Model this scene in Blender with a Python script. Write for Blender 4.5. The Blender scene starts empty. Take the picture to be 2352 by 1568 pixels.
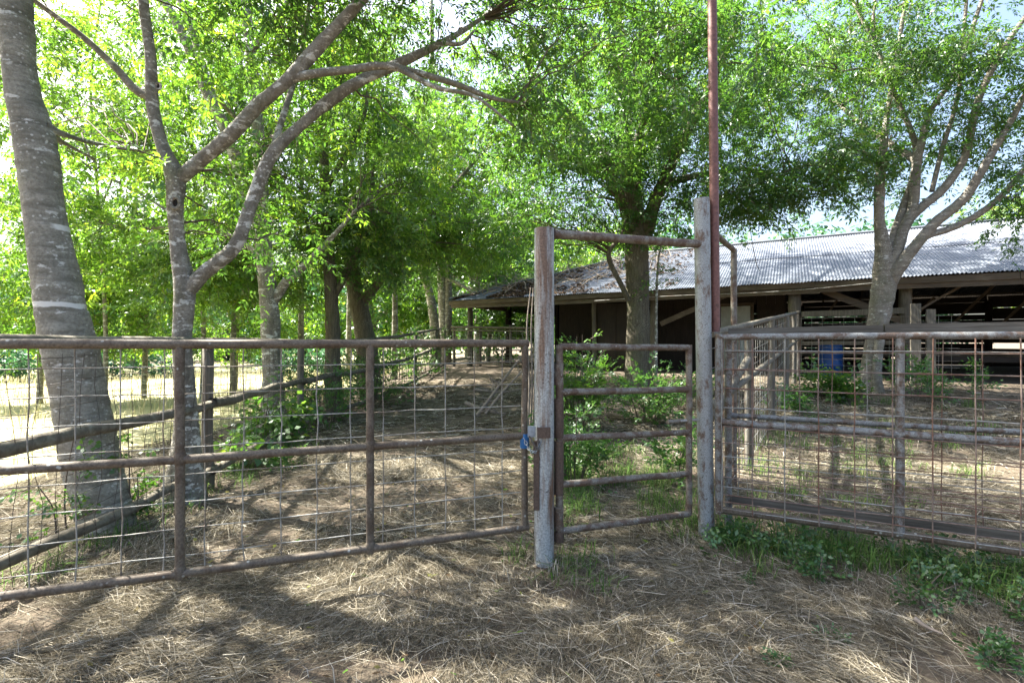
import bpy, math, random
import numpy as np
from mathutils import Vector

random.seed(7)
rng = np.random.default_rng(7)
R = math.radians
scene = bpy.context.scene

# ------------------------------------------------------------------ camera, sky, sun, exposure
EYE = 1.5
F = 1100.0            # focal length in units where the picture is 2352 wide
cam_d = bpy.data.cameras.new('camera')
cam = bpy.data.objects.new('camera', cam_d)
scene.collection.objects.link(cam)
cam.location = (0, 0, EYE)
cam.rotation_euler = (R(90), 0, 0)
cam_d.sensor_width = 36.0
cam_d.lens = 36.0 * F / 2352.0
cam_d.clip_start = 0.05
cam_d.clip_end = 2000
scene.camera = cam

SUN_AZ, SUN_EL = R(-66), R(52)       # azimuth clockwise from +Y
world = bpy.data.worlds.new('World')
scene.world = world
world.use_nodes = True
wn = world.node_tree.nodes
sky = wn.new('ShaderNodeTexSky')
sky.sky_type = 'NISHITA'
sky.sun_disc = False
sky.sun_elevation = SUN_EL
sky.sun_rotation = SUN_AZ
sky.air_density = 1.0
sky.dust_density = 5.0
wn['Background'].inputs['Strength'].default_value = 0.07
world.node_tree.links.new(sky.outputs[0], wn['Background'].inputs['Color'])

sun_d = bpy.data.lights.new('sun', 'SUN')
sun_d.energy = 5.0
sun_d.angle = R(0.55)
sun_d.color = (1.0, 0.93, 0.82)
sun = bpy.data.objects.new('sun', sun_d)
scene.collection.objects.link(sun)
sd = Vector((math.sin(SUN_AZ) * math.cos(SUN_EL), math.cos(SUN_AZ) * math.cos(SUN_EL), math.sin(SUN_EL)))
sun.rotation_euler = sd.to_track_quat('Z', 'Y').to_euler()
sun.location = (-10, 20, 30)

vs = scene.view_settings
vs.view_transform = 'Standard'
vs.look = 'None'
vs.gamma = 1.0
vs.exposure = 2.85
vs.use_curve_mapping = False

scene.render.engine = 'CYCLES'
cy = scene.cycles
cy.max_bounces = 5
cy.diffuse_bounces = 3
cy.glossy_bounces = 2
cy.transmission_bounces = 4
cy.transparent_max_bounces = 4
cy.caustics_reflective = False
cy.caustics_refractive = False
cy.use_denoising = True
cy.sample_clamp_indirect = 6.0
C = scene.collection

# ------------------------------------------------------------------ helpers
def P(x, y, Y):
    """a point seen at (x, y) of the 2352 x 1568 picture and Y metres in front of the camera"""
    return np.array([(x - 1176.0) / F * Y, Y, EYE + (784.0 - y) / F * Y])

def smooth(t):
    t = np.clip(t, 0, 1)
    return t * t * (3 - 2 * t)

def vnoise(x, y, seed=0):
    x = np.asarray(x, float); y = np.asarray(y, float)
    xi = np.floor(x).astype(np.int64); yi = np.floor(y).astype(np.int64)
    fx = x - xi; fy = y - yi
    fx = fx * fx * (3 - 2 * fx); fy = fy * fy * (3 - 2 * fy)
    def h(a, b):
        n = (a * 374761393 + b * 668265263 + seed * 974634777) & 0xffffffff
        n = ((n ^ (n >> 13)) * 1274126177) & 0xffffffff
        return ((n ^ (n >> 16)) & 0xffff) / 65535.0
    return (h(xi, yi) * (1 - fx) + h(xi + 1, yi) * fx) * (1 - fy) + (h(xi, yi + 1) * (1 - fx) + h(xi + 1, yi + 1) * fx) * fy

C0 = np.array([-2.48, 18.7])          # barn corner under the eave
BE = np.array([0.865, -0.502])        # along the barn front
BN = np.array([0.502, 0.865])         # into the barn

def gz(X, Y):
    """height of the ground"""
    X = np.asarray(X, float); Y = np.asarray(Y, float)
    s = (X - C0[0]) * BN[0] + (Y - C0[1]) * BN[1]
    z = 0.52 * smooth((s + 9) / 9.0) * smooth((X + 6.5) / 4.0)
    z = z + 0.05 * (vnoise(X * 0.9, Y * 0.9, 3) - 0.5) + 0.025 * (vnoise(X * 3.1, Y * 3.1, 4) - 0.5)
    return z

class MB:
    """collects shapes for one mesh"""
    def __init__(self):
        self.v = []; self.f = []; self.s = []
    def add(self, verts, faces, smooth_=False):
        o = len(self.v)
        self.v.extend([tuple(map(float, p)) for p in verts])
        for f in faces:
            self.f.append(tuple(i + o for i in f)); self.s.append(smooth_)
    def tube(self, pts, rad, sides=10, caps=True, rough=0.0, seed=0):
        pts = [np.asarray(p, float) for p in pts]
        n = len(pts)
        if np.isscalar(rad): rad = [rad] * n
        verts = []; faces = []
        ref = None
        rr = random.Random(seed)
        for i in range(n):
            t = pts[min(i + 1, n - 1)] - pts[max(i - 1, 0)]
            t = t / (np.linalg.norm(t) + 1e-9)
            if ref is None:
                ref = np.array([1, 0, 0]) if abs(t[0]) < 0.8 else np.array([0, 1, 0])
            a = ref - t * np.dot(ref, t); a /= np.linalg.norm(a) + 1e-9
            b = np.cross(t, a); ref = a
            for k in range(sides):
                an = 2 * math.pi * k / sides
                r_ = rad[i] * (1 + rough * (rr.random() - .5) * 2)
                verts.append(pts[i] + (a * math.cos(an) + b * math.sin(an)) * r_)
        for i in range(n - 1):
            for k in range(sides):
                k2 = (k + 1) % sides
                faces.append((i * sides + k, i * sides + k2, (i + 1) * sides + k2, (i + 1) * sides + k))
        self.add(verts, faces, True)
        if caps:
            self.add(verts[:sides][::-1], [tuple(range(sides))])
            self.add(verts[-sides:], [tuple(range(sides))])
    def box(self, c, ax, ay, az):
        """box about c with half-axes ax, ay, az"""
        c, ax, ay, az = [np.asarray(q, float) for q in (c, ax, ay, az)]
        v = [c + ax * i + ay * j + az * k for i in (-1, 1) for j in (-1, 1) for k in (-1, 1)]
        self.add(v, [(0, 1, 3, 2), (4, 6, 7, 5), (0, 4, 5, 1), (2, 3, 7, 6), (0, 2, 6, 4), (1, 5, 7, 3)])
    def beam(self, p0, p1, w, h, up=(0, 0, 1), wob=0.0):
        """board from p0 to p1, w thick sideways and h high"""
        p0 = np.asarray(p0, float); p1 = np.asarray(p1, float)
        d = p1 - p0; L = np.linalg.norm(d); d /= L
        u = np.asarray(up, float); s = np.cross(d, u); s /= np.linalg.norm(s) + 1e-9; u = np.cross(s, d)
        n = 5 if wob else 2
        verts = []; faces = []
        for i in range(n):
            t = i / (n - 1)
            c = p0 + d * L * t + u * wob * (random.random() - .5) * 2 + s * wob * (random.random() - .5)
            for (a, b) in ((-1, -1), (1, -1), (1, 1), (-1, 1)):
                verts.append(c + s * a * w / 2 + u * b * h / 2)
        for i in range(n - 1):
            for k in range(4):
                k2 = (k + 1) % 4
                faces.append((i * 4 + k, (i + 1) * 4 + k, (i + 1) * 4 + k2, i * 4 + k2))
        faces.append((0, 1, 2, 3)); faces.append(tuple((n - 1) * 4 + k for k in (3, 2, 1, 0)))
        self.add(verts, faces)

BASE = {}
def tag(o, label, cat, group=None, kind=None):
    if label: o['label'] = label
    if cat: o['category'] = cat
    if group: o['group'] = group
    if kind: o['kind'] = kind
    return o

def thing(name, loc, label, cat, group=None):
    o = bpy.data.objects.new(name, None)
    o.empty_display_size = 0.2
    C.objects.link(o)
    o.location = [float(q) for q in loc]
    BASE[o] = np.array(loc, float)
    return tag(o, label, cat, group)

def link(name, me, parent=None):
    o = bpy.data.objects.new(name, me)
    C.objects.link(o)
    if parent is not None:
        o.parent = parent
        BASE[o] = BASE[parent]
    else:
        BASE[o] = np.zeros(3)
    return o

def build(name, mb, mat, parent=None, label=None):
    b = BASE[parent] if parent is not None else np.zeros(3)
    me = bpy.data.meshes.new(name)
    me.from_pydata((np.array(mb.v) - b).tolist(), [], mb.f)
    me.polygons.foreach_set('use_smooth', mb.s)
    me.materials.append(mat)
    me.update()
    o = link(name, me, parent)
    if label: o['label'] = label
    return o

def quads(name, V, Q, mats, parent=None, midx=None, rnd=None, smooth_=False):
    """one mesh from numpy arrays of vertices and quads"""
    b = BASE[parent] if parent is not None else np.zeros(3)
    V = np.asarray(V, np.float32) - b.astype(np.float32)
    Q = np.asarray(Q, np.int32)
    me = bpy.data.meshes.new(name)
    me.vertices.add(len(V)); me.vertices.foreach_set('co', V.ravel())
    me.loops.add(Q.size); me.loops.foreach_set('vertex_index', Q.ravel())
    me.polygons.add(len(Q))
    me.polygons.foreach_set('loop_start', np.arange(0, Q.size, 4, dtype=np.int32))
    if midx is not None: me.polygons.foreach_set('material_index', np.asarray(midx, np.int32))
    if smooth_: me.polygons.foreach_set('use_smooth', np.ones(len(Q), bool))
    for m in mats: me.materials.append(m)
    if rnd is not None:
        a = me.attributes.new('rnd', 'FLOAT', 'FACE')
        a.data.foreach_set('value', np.asarray(rnd, np.float32))
    me.update(calc_edges=True)
    return link(name, me, parent)

# ------------------------------------------------------------------ materials
def new_mat(name):
    m = bpy.data.materials.new(name)
    m.use_nodes = True
    nt = m.node_tree
    return m, nt, nt.nodes['Principled BSDF']

class G:
    """little node-graph helper"""
    def __init__(self, nt):
        self.nt = nt; self.n = nt.nodes; self.l = nt.links.new
    def pos(self, scale=(1, 1, 1), rot=(0, 0, 0), loc=(0, 0, 0)):
        g = self.n.new('ShaderNodeNewGeometry'); m = self.n.new('ShaderNodeMapping')
        m.vector_type = 'TEXTURE' if False else 'POINT'
        m.inputs['Rotation'].default_value = rot
        m.inputs['Location'].default_value = loc
        m2 = self.n.new('ShaderNodeMapping'); m2.inputs['Scale'].default_value = scale
        self.l(g.outputs['Position'], m.inputs['Vector']); self.l(m.outputs[0], m2.inputs['Vector'])
        return m2.outputs[0]
    def noise(self, vec, scale, detail=4, rough=0.6, dist=0.0):
        t = self.n.new('ShaderNodeTexNoise'); t.inputs['Scale'].default_value = scale
        t.inputs['Detail'].default_value = detail; t.inputs['Roughness'].default_value = rough
        t.inputs['Distortion'].default_value = dist
        self.l(vec, t.inputs['Vector']); return t.outputs['Fac']
    def voro(self, vec, scale, feature='F1'):
        t = self.n.new('ShaderNodeTexVoronoi'); t.inputs['Scale'].default_value = scale; t.feature = feature
        self.l(vec, t.inputs['Vector']); return t.outputs['Distance']
    def ramp(self, fac, stops, interp='LINEAR'):
        r = self.n.new('ShaderNodeValToRGB'); cr = r.color_ramp; cr.interpolation = interp
        while len(cr.elements) < len(stops): cr.elements.new(0.5)
        for e, (p, c) in zip(cr.elements, stops):
            e.position = p; e.color = (c, c, c, 1) if not hasattr(c, '__len__') else (*c, 1)
        self.l(fac, r.inputs[0]); return r.outputs[0]
    def mix(self, fac, a, b, mode='MIX'):
        m = self.n.new('ShaderNodeMix'); m.data_type = 'RGBA'; m.blend_type = mode
        for s, v in ((m.inputs[0], fac), (m.inputs[6], a), (m.inputs[7], b)):
            if hasattr(v, 'is_linked'): self.l(v, s)
            elif hasattr(v, '__len__'): s.default_value = (*v, 1)
            else: s.default_value = v
        return m.outputs[2]
    def bump(self, h, strength, dist, target):
        b = self.n.new('ShaderNodeBump'); b.inputs['Strength'].default_value = strength
        b.inputs['Distance'].default_value = dist
        self.l(h, b.inputs['Height']); self.l(b.outputs[0], target)
    def attr(self, name):
        a = self.n.new('ShaderNodeAttribute'); a.attribute_name = name; return a.outputs['Fac']

def mat_metal(name, paint, rust, dark, amount, streak=(1, 1, 1), lichen=0.3, rough=0.55, sc=18):
    m, nt, b = new_mat(name); g = G(nt)
    v = g.pos(streak); vi = g.pos()
    k = g.noise(v, sc * .45, 7, .72)
    kk = g.noise(vi, sc * 2.2, 3, .6)
    f = g.ramp(k, [(amount - .06, 0.), (amount + .05, 1.)])
    col = g.mix(f, rust, paint)
    col = g.mix(g.ramp(kk, [(.60, 0.), (.70, .8)]), col, dark)
    fl = g.noise(vi, sc * 5, 2, .5)
    col = g.mix(g.ramp(fl, [(.25, .55), (.7, 0.)]), col, dark, 'MULTIPLY')
    vo = g.voro(vi, sc * 1.6)
    big = g.noise(vi, 6, 2, .5)
    li = g.mix(1.0, g.ramp(vo, [(.16, 1.), (.26, 0.)]), g.ramp(big, [(.52, 0.), (.62, 1.)]), 'MULTIPLY')
    col = g.mix(g.mix(1.0, li, (lichen,) * 3, 'MULTIPLY'), col, (.42, .45, .42))
    nt.links.new(col, b.inputs['Base Color'])
    b.inputs['Roughness'].default_value = rough
    b.inputs['Metallic'].default_value = 0.12
    g.bump(k, .35, .004, b.inputs['Normal'])
    return m

def mat_wood(name, c1, c2, c3, stretch=(1, 1, 1), rot=(0, 0, 0), sc=12, rough=.85):
    m, nt, b = new_mat(name); g = G(nt)
    v = g.pos(stretch, rot); vi = g.pos()
    k = g.noise(v, sc, 8, .7, .4)
    col = g.ramp(k, [(.3, c1), (.5, c2), (.72, c3)])
    big = g.noise(vi, 1.7, 3, .6)
    col = g.mix(g.ramp(big, [(.35, .6), (.65, 0.)]), col, c1)
    nt.links.new(col, b.inputs['Base Color']); b.inputs['Roughness'].default_value = rough
    g.bump(k, .6, .01, b.inputs['Normal'])
    return m

def mat_bark(name, c1, c2, pale, amt, bands, sc=6, rings=()):
    m, nt, b = new_mat(name); g = G(nt)
    v = g.pos(bands); vi = g.pos()
    k = g.noise(v, sc, 8, .68, .3)
    fine = g.noise(vi, 45, 5, .7)
    col = g.ramp(k, [(.32, c1), (.62, c2)])
    col = g.mix(g.ramp(fine, [(.35, .7), (.6, 0.)]), col, c1)
    lk = g.noise(g.pos((1, 1, 2.2) if bands[2] > 1 else (1, 1, 1), loc=(3.1, 1.7, 0)), 7.5, 5, .62, .2)
    lich = g.ramp(lk, [(amt, 0.), (amt + .05, 1.)])
    spots = g.ramp(g.voro(vi, 26), [(.16, .9), (.27, 0.)])
    sm = g.ramp(g.noise(vi, 3.0, 3, .5), [(.48, 0.), (.6, 1.)])
    spots = g.mix(1.0, spots, sm, 'MULTIPLY')
    tot = g.mix(1.0, lich, spots, 'LIGHTEN')
    tot = g.mix(1.0, tot, g.ramp(fine, [(.3, .35), (.55, 1.)]), 'MULTIPLY')
    col = g.mix(tot, col, pale)
    for (rz, rw) in rings:
        sx = nt.nodes.new('ShaderNodeSeparateXYZ'); g.l(g.pos(), sx.inputs[0])
        def mth(op, a, b_):
            q = nt.nodes.new('ShaderNodeMath'); q.operation = op
            for s_, v_ in zip(q.inputs, (a, b_)):
                if hasattr(v_, 'is_linked'): g.l(v_, s_)
                else: s_.default_value = v_
            return q.outputs[0]
        zz = mth('ADD', sx.outputs[2], mth('MULTIPLY', mth('SUBTRACT', g.noise(vi, 6, 3, .5), .5), .055))
        dd = mth('ABSOLUTE', mth('SUBTRACT', zz, rz), 0)
        col = g.mix(g.mix(1.0, g.ramp(dd, [(rw * .8, .95), (rw, 0.)]), g.ramp(g.noise(vi, 5, 2, .5), [(.42, .0), (.5, 1.)]), 'MULTIPLY'), col, (.66, .67, .64))
    moss = g.ramp(g.noise(vi, 2.3, 3, .5), [(.52, 0.), (.7, .35)])
    col = g.mix(moss, col, (.10, .115, .05))
    nt.links.new(col, b.inputs['Base Color']); b.inputs['Roughness'].default_value = .9
    hh = g.mix(.5, k, fine)
    g.bump(hh, .9, .03, b.inputs['Normal'])
    return m

def mat_leaf(name, dark, mid, light, trans=.5, warm=(1.25, 1.25, .55), far=False):
    m, nt, b = new_mat(name); g = G(nt); n = nt.nodes
    r = g.attr('rnd')
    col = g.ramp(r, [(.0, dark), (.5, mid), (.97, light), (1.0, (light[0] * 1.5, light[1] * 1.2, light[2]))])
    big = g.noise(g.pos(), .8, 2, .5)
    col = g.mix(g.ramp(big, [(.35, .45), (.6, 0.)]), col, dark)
    n.remove(b)
    d = n.new('ShaderNodeBsdfDiffuse'); t = n.new('ShaderNodeBsdfTranslucent'); gl = n.new('ShaderNodeBsdfGlossy')
    gl.inputs['Roughness'].default_value = .42; gl.inputs['Color'].default_value = (.8, .85, .9, 1)
    g.l(col, d.inputs['Color'])
    g.l(g.mix(1.0, col, warm, 'MULTIPLY'), t.inputs['Color'])
    mx = n.new('ShaderNodeMixShader'); mx.inputs[0].default_value = trans
    g.l(d.outputs[0], mx.inputs[1]); g.l(t.outputs[0], mx.inputs[2])
    m2 = n.new('ShaderNodeMixShader'); m2.inputs[0].default_value = .05
    g.l(mx.outputs[0], m2.inputs[1]); g.l(gl.outputs[0], m2.inputs[2])
    g.l(m2.outputs[0], n['Material Output'].inputs['Surface'])
    return m

def mat_straw(name, stops, trans=.25):
    m, nt, b = new_mat(name); g = G(nt); n = nt.nodes
    col = g.ramp(g.attr('rnd'), stops)
    n.remove(b)
    d = n.new('ShaderNodeBsdfDiffuse'); t = n.new('ShaderNodeBsdfTranslucent')
    g.l(col, d.inputs['Color']); g.l(col, t.inputs['Color'])
    mx = n.new('ShaderNodeMixShader'); mx.inputs[0].default_value = trans
    g.l(d.outputs[0], mx.inputs[1]); g.l(t.outputs[0], mx.inputs[2])
    g.l(mx.outputs[0], n['Material Output'].inputs['Surface'])
    return m

def mat_plain(name, col, rough=.6, metal=0., var=.25, sc=20):
    m, nt, b = new_mat(name); g = G(nt)
    k = g.noise(g.pos(), sc, 4, .6)
    c = g.mix(g.ramp(k, [(.35, 0.), (.65, 1.)]), tuple(q * (1 - var) for q in col), tuple(min(1, q * (1 + var)) for q in col))
    nt.links.new(c, b.inputs['Base Color']); b.inputs['Roughness'].default_value = rough; b.inputs['Metallic'].default_value = metal
    return m

M = {}
M['rust_pipe'] = mat_metal('rusted pipe', (.15, .125, .095), (.10, .073, .05), (.05, .038, .028), .46, lichen=.7, rough=.7)
M['walk_pipe'] = mat_metal('speckled pipe', (.22, .205, .175), (.12, .08, .056), (.055, .042, .033), .51, lichen=.6, rough=.65, sc=26)
M['post_paint'] = mat_metal('flaking silver paint', (.40, .445, .455), (.17, .108, .072), (.06, .04, .03), .47, streak=(1, 1, .08), lichen=.1, rough=.42, sc=17)
M['post_paint2'] = mat_metal('spotted grey paint', (.34, .37, .375), (.15, .10, .072), (.05, .034, .027), .44, streak=(1, 1, .5), lichen=.1, rough=.5, sc=30)
M['grey_pipe'] = mat_metal('grey spotted pipe', (.235, .25, .25), (.12, .085, .062), (.05, .036, .028), .49, lichen=.4, rough=.55, sc=28)
M['red_pipe'] = mat_metal('red oxide pipe', (.185, .085, .072), (.16, .07, .055), (.1, .05, .04), .3, lichen=.0, rough=.55, sc=10)
M['rust_plate'] = mat_metal('brown plate', (.115, .08, .06), (.09, .06, .042), (.06, .04, .03), .45, lichen=0, rough=.7)
M['wire'] = mat_metal('galvanised wire', (.31, .32, .305), (.19, .16, .13), (.12, .09, .07), .46, lichen=0, rough=.5, sc=8)
M['rust_wire'] = mat_metal('rusted wire', (.24, .19, .165), (.19, .105, .075), (.1, .06, .045), .5, lichen=0, rough=.7, sc=8)
M['dark_wire'] = mat_metal('old dark wire', (.10, .095, .085), (.09, .065, .05), (.05, .04, .035), .5, lichen=0, rough=.7, sc=8)
M['blue_tape'] = mat_plain('blue tape', (.012, .12, .33), .5)
M['chain'] = mat_plain('dull steel', (.22, .26, .30), .5, .3)
M['steel'] = mat_plain('bright bolt steel', (.45, .45, .45), .35, .7)
M['blue_plastic'] = mat_plain('blue plastic', (.006, .07, .29), .4, var=.15)
rotb = (0, 0, math.atan2(.502, .865))
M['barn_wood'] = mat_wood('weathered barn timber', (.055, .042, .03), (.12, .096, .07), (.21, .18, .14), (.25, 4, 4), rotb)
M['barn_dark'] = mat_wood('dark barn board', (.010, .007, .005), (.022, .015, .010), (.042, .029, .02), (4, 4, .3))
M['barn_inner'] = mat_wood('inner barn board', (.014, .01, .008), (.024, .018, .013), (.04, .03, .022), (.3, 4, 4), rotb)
M['fence_wood'] = mat_wood('grey fence post', (.065, .058, .046), (.135, .125, .10), (.23, .215, .185), (3, 3, .25))
M['plank'] = mat_wood('grey plank', (.05, .045, .036), (.10, .094, .08), (.18, .175, .155), (.22, 5, 5), (0, 0, math.atan2(.436, .9)))
M['rail_wood'] = mat_wood('lichened fence rail', (.07, .06, .043), (.145, .13, .098), (.27, .262, .21), (1, 1, 1), sc=16)
M['door'] = mat_plain('faded door paint', (.40, .46, .46), .6, var=.15, sc=5)
M['bark_big'] = mat_bark('pale banded bark', (.115, .108, .085), (.34, .335, .285), (.55, .555, .52), .60, (.7, .7, 3.0), 5, ((2.41, .024), (1.79, .022)))
M['bark'] = mat_bark('grey bark', (.10, .09, .07), (.30, .285, .24), (.58, .58, .53), .555, (1.5, 1.5, 1.2), 7)
M['bark_rough'] = mat_bark('furrowed bark', (.06, .05, .035), (.18, .16, .115), (.3, .3, .24), .68, (6, 6, .8), 5)
M['bark_right'] = mat_bark('smooth pale bark', (.12, .105, .085), (.30, .28, .235), (.50, .50, .46), .60, (1, 1, 3.0), 6)
M['twig'] = mat_plain('twig bark', (.10, .08, .06), .9)
M['dead'] = mat_plain('dead grey branch', (.20, .17, .14), .9, sc=30)
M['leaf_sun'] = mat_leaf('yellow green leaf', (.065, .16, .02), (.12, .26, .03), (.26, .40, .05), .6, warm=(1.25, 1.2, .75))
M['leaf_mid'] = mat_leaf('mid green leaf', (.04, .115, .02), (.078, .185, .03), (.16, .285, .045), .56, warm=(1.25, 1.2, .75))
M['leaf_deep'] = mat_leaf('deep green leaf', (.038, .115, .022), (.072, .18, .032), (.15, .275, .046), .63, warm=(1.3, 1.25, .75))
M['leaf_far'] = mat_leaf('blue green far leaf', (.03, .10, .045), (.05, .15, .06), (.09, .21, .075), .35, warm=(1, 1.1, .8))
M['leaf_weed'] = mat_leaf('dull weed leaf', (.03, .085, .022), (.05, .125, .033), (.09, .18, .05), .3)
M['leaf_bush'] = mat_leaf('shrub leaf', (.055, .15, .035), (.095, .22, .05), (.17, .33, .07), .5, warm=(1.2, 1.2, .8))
M['grass'] = mat_straw('green grass blade', [(0, (.055, .12, .03)), (.5, (.10, .19, .05)), (1, (.20, .27, .09))], .35)
M['straw'] = mat_straw('dry hay', [(0, (.075, .063, .042)), (.3, (.16, .14, .10)), (.65, (.29, .265, .205)), (.9, (.45, .42, .345)), (1, (.56, .53, .46))], .2)
M['dry_grass'] = mat_straw('sun bleached grass', [(0, (.30, .30, .13)), (.5, (.47, .43, .25)), (1, (.62, .57, .40))], .3)
M['litter'] = mat_straw('brown leaf litter', [(0, (.07, .05, .035)), (.5, (.13, .095, .07)), (1, (.22, .17, .13))], .1)

def mat_ground():
    m, nt, b = new_mat('trampled earth and chaff'); g = G(nt)
    v = g.pos()
    k = g.noise(v, 1.4, 6, .65); f = g.noise(v, 16, 8, .75); ff = g.noise(v, 90, 4, .7)
    col = g.ramp(k, [(.30, (.05, .037, .024)), (.5, (.105, .08, .054)), (.72, (.19, .15, .108))])
    ch = g.ramp(f, [(.42, 0.), (.62, 1.)])
    col = g.mix(g.mix(1.0, ch, (.55,) * 3, 'MULTIPLY'), col, (.17, .145, .105))
    col = g.mix(g.ramp(ff, [(.35, .7), (.55, 0.)]), col, (.035, .026, .018))
    nt.links.new(col, b.inputs['Base Color']); b.inputs['Roughness'].default_value = .95
    g.bump(g.mix(.4, f, ff), .8, .03, b.inputs['Normal'])
    return m
M['ground'] = mat_ground()

def mat_pasture():
    m, nt, b = new_mat('dry pasture'); g = G(nt)
    v = g.pos()
    k = g.noise(v, .5, 5, .65); f = g.noise(v, 14, 6, .75)
    col = g.ramp(k, [(.35, (.20, .23, .09)), (.5, (.40, .37, .21)), (.7, (.52, .47, .32))])
    col = g.mix(g.ramp(f, [(.4, .5), (.6, 0.)]), col, (.14, .16, .06))
    nt.links.new(col, b.inputs['Base Color']); b.inputs['Roughness'].default_value = .95
    return m
M['pasture'] = mat_pasture()

def mat_roof():
    m, nt, b = new_mat('galvanised corrugated iron'); g = G(nt)
    v = g.pos(); o = nt.nodes.new('ShaderNodeObjectInfo')
    k = g.noise(g.pos((.5, 3, 3), rotb), 2.2, 6, .65)
    col = g.ramp(k, [(.3, (.065, .076, .096)), (.5, (.115, .133, .162)), (.7, (.175, .198, .23))])
    col = g.mix(g.ramp(o.outputs['Random'], [(0, 0.), (1, .35)]), col, (.065, .076, .096))
    st = g.noise(v, 9, 4, .6)
    col = g.mix(g.ramp(st, [(.62, 0.), (.72, .6)]), col, (.17, .13, .10))
    nt.links.new(col, b.inputs['Base Color'])
    b.inputs['Roughness'].default_value = .5; b.inputs['Metallic'].default_value = .2
    return m
M['roof'] = mat_roof()

# ------------------------------------------------------------------ ground
def grid_lines(lo, hi, fine_lo, fine_hi, step):
    out = list(np.arange(fine_lo, fine_hi + 1e-6, step))
    a = fine_lo; s = step
    while a > lo: s *= 1.45; a -= s; out.insert(0, max(a, lo))
    a = fine_hi; s = step
    while a < hi: s *= 1.45; a += s; out.append(min(a, hi))
    return np.array(out)

def sheet(name, xs, ys, off, mat, label=None):
    XX, YY = np.meshgrid(xs, ys)
    Z = gz(XX, YY) + off
    V = np.stack([XX, YY, Z], -1).reshape(-1, 3)
    nx, ny = len(xs), len(ys)
    i = np.arange(nx - 1)[None, :] + np.arange(ny - 1)[:, None] * nx
    Q = np.stack([i, i + 1, i + nx + 1, i + nx], -1).reshape(-1, 4)
    o = quads(name, V, Q, [mat], smooth_=True)
    o['kind'] = 'structure'
    if label: o['label'] = label
    return o
sheet('ground', grid_lines(-400, 400, -6, 12, .14), grid_lines(-30, 600, .6, 20, .14), 0, M['ground'], 'trampled brown earth strewn with hay')
px_ = grid_lines(-120, -4.6, -14, -4.6, .5); px_ = px_[px_ <= -4.6]
sheet('pasture', px_, grid_lines(4.5, 90, 5, 30, .5), .012, M['pasture'], 'sunlit pale dry pasture beyond the rail fence')

# ------------------------------------------------------------------ hay, grass
def strands(pos, ang, length, width, lift, bend, rndv, single=False):
    """flat two-segment strips lying on the ground; returns verts and quads"""
    n = len(pos)
    d = np.stack([np.cos(ang), np.sin(ang), np.zeros(n)], -1)
    s = np.stack([-np.sin(ang), np.cos(ang), np.zeros(n)], -1)
    L = length[:, None]
    p0 = pos - d * L / 2
    p2 = pos + d * L / 2
    p1 = pos + s * (bend * length)[:, None]
    z = np.zeros((n, 3))
    p0[:, 2] = gz(p0[:, 0], p0[:, 1]) + lift[:, 0]
    p1[:, 2] = gz(p1[:, 0], p1[:, 1]) + lift[:, 1]
    p2[:, 2] = gz(p2[:, 0], p2[:, 1]) + lift[:, 2]
    w = s * (width / 2)[:, None]
    w[:, 2] += (rng.random(n) - .5) * width * 1.2
    if single:
        V = np.stack([p0 - w, p0 + w, p2 - w * .6, p2 + w * .6], 1).reshape(-1, 3)
        return V, (np.arange(n)[:, None] * 4 + np.array([0, 1, 3, 2])), rndv
    V = np.stack([p0 - w, p0 + w, p1 - w, p1 + w, p2 - w * .6, p2 + w * .6], 1).reshape(-1, 3)
    b = np.arange(n)[:, None] * 6
    Q = np.concatenate([b + np.array([0, 1, 3, 2]), b + np.array([2, 3, 5, 4])], 1).reshape(-1, 4)
    return V, Q, np.repeat(rndv, 2)

def scatter(n, x0, x1, y0, y1, dens, power=1.0):
    out = []
    got = 0
    while got < n:
        X = rng.uniform(x0, x1, n); Y = rng.uniform(y0, y1, n)
        keep = rng.random(n) < dens(X, Y)
        out.append(np.stack([X[keep], Y[keep], np.zeros(keep.sum())], -1)); got += keep.sum()
    return np.concatenate(out)[:n]

def in_view(X, Y, m=.35):
    return (np.abs(X) < Y * 1.07 + m) & (Y > 1.2)

def hay_density(X, Y):
    a = vnoise(X * 1.1 + 5, Y * 1.1, 11); b = vnoise(X * 3.2, Y * 3.2, 12)
    d = smooth((a * .6 + b * .4 - .34) / .24) * .90 + .10
    barn = ((X - C0[0]) * BN[0] + (Y - C0[1]) * BN[1]) > -1.2
    d = np.where(barn, d * .15, d)
    return d * in_view(X, Y) * (X > -5.2)

def hay(n, y0, y1, wid, lmin, lmax, hmax, seg):
    xm = y1 * 1.07 + .4
    p = scatter(n, max(-xm, -5.2), min(xm, 9.5), y0, y1, hay_density)
    ang = vnoise(p[:, 0] * .8, p[:, 1] * .8, 21) * 7 + rng.normal(0, .75, n)
    ln = rng.uniform(lmin, lmax, n) * (.5 + rng.random(n) * .7)
    base = rng.random(n)[:, None] ** 1.6 * hmax
    lift = base + rng.random((n, 3)) * hmax * .55 + .004
    up = rng.random(n) < .06
    lift[up, 2] += rng.uniform(.02, .09, up.sum())
    return strands(p, ang, ln, rng.uniform(.6, 1.4, n) * wid, lift, rng.normal(0, .11, n), np.clip(rng.beta(1.0, 1.5, n), 0, 1), seg == 1)
parts_h = [hay(100000, 1.2, 3.4, .0018, .05, .28, .034, 2), hay(104000, 3.2, 6.2, .0031, .08, .28, .032, 1), hay(46000, 6.0, 14, .008, .12, .36, .035, 1)]
Vh = []; Qh = []; Rh = []; o_ = 0
for V, Q, r_ in parts_h:
    Vh.append(V); Qh.append(Q + o_); Rh.append(r_); o_ += len(V)
nc = 2600
pc = scatter(nc, -4.6, 5.5, 1.25, 6.5, lambda X, Y: in_view(X, Y) * (.15 + .85 * (1 - hay_density(X, Y))))
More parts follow.
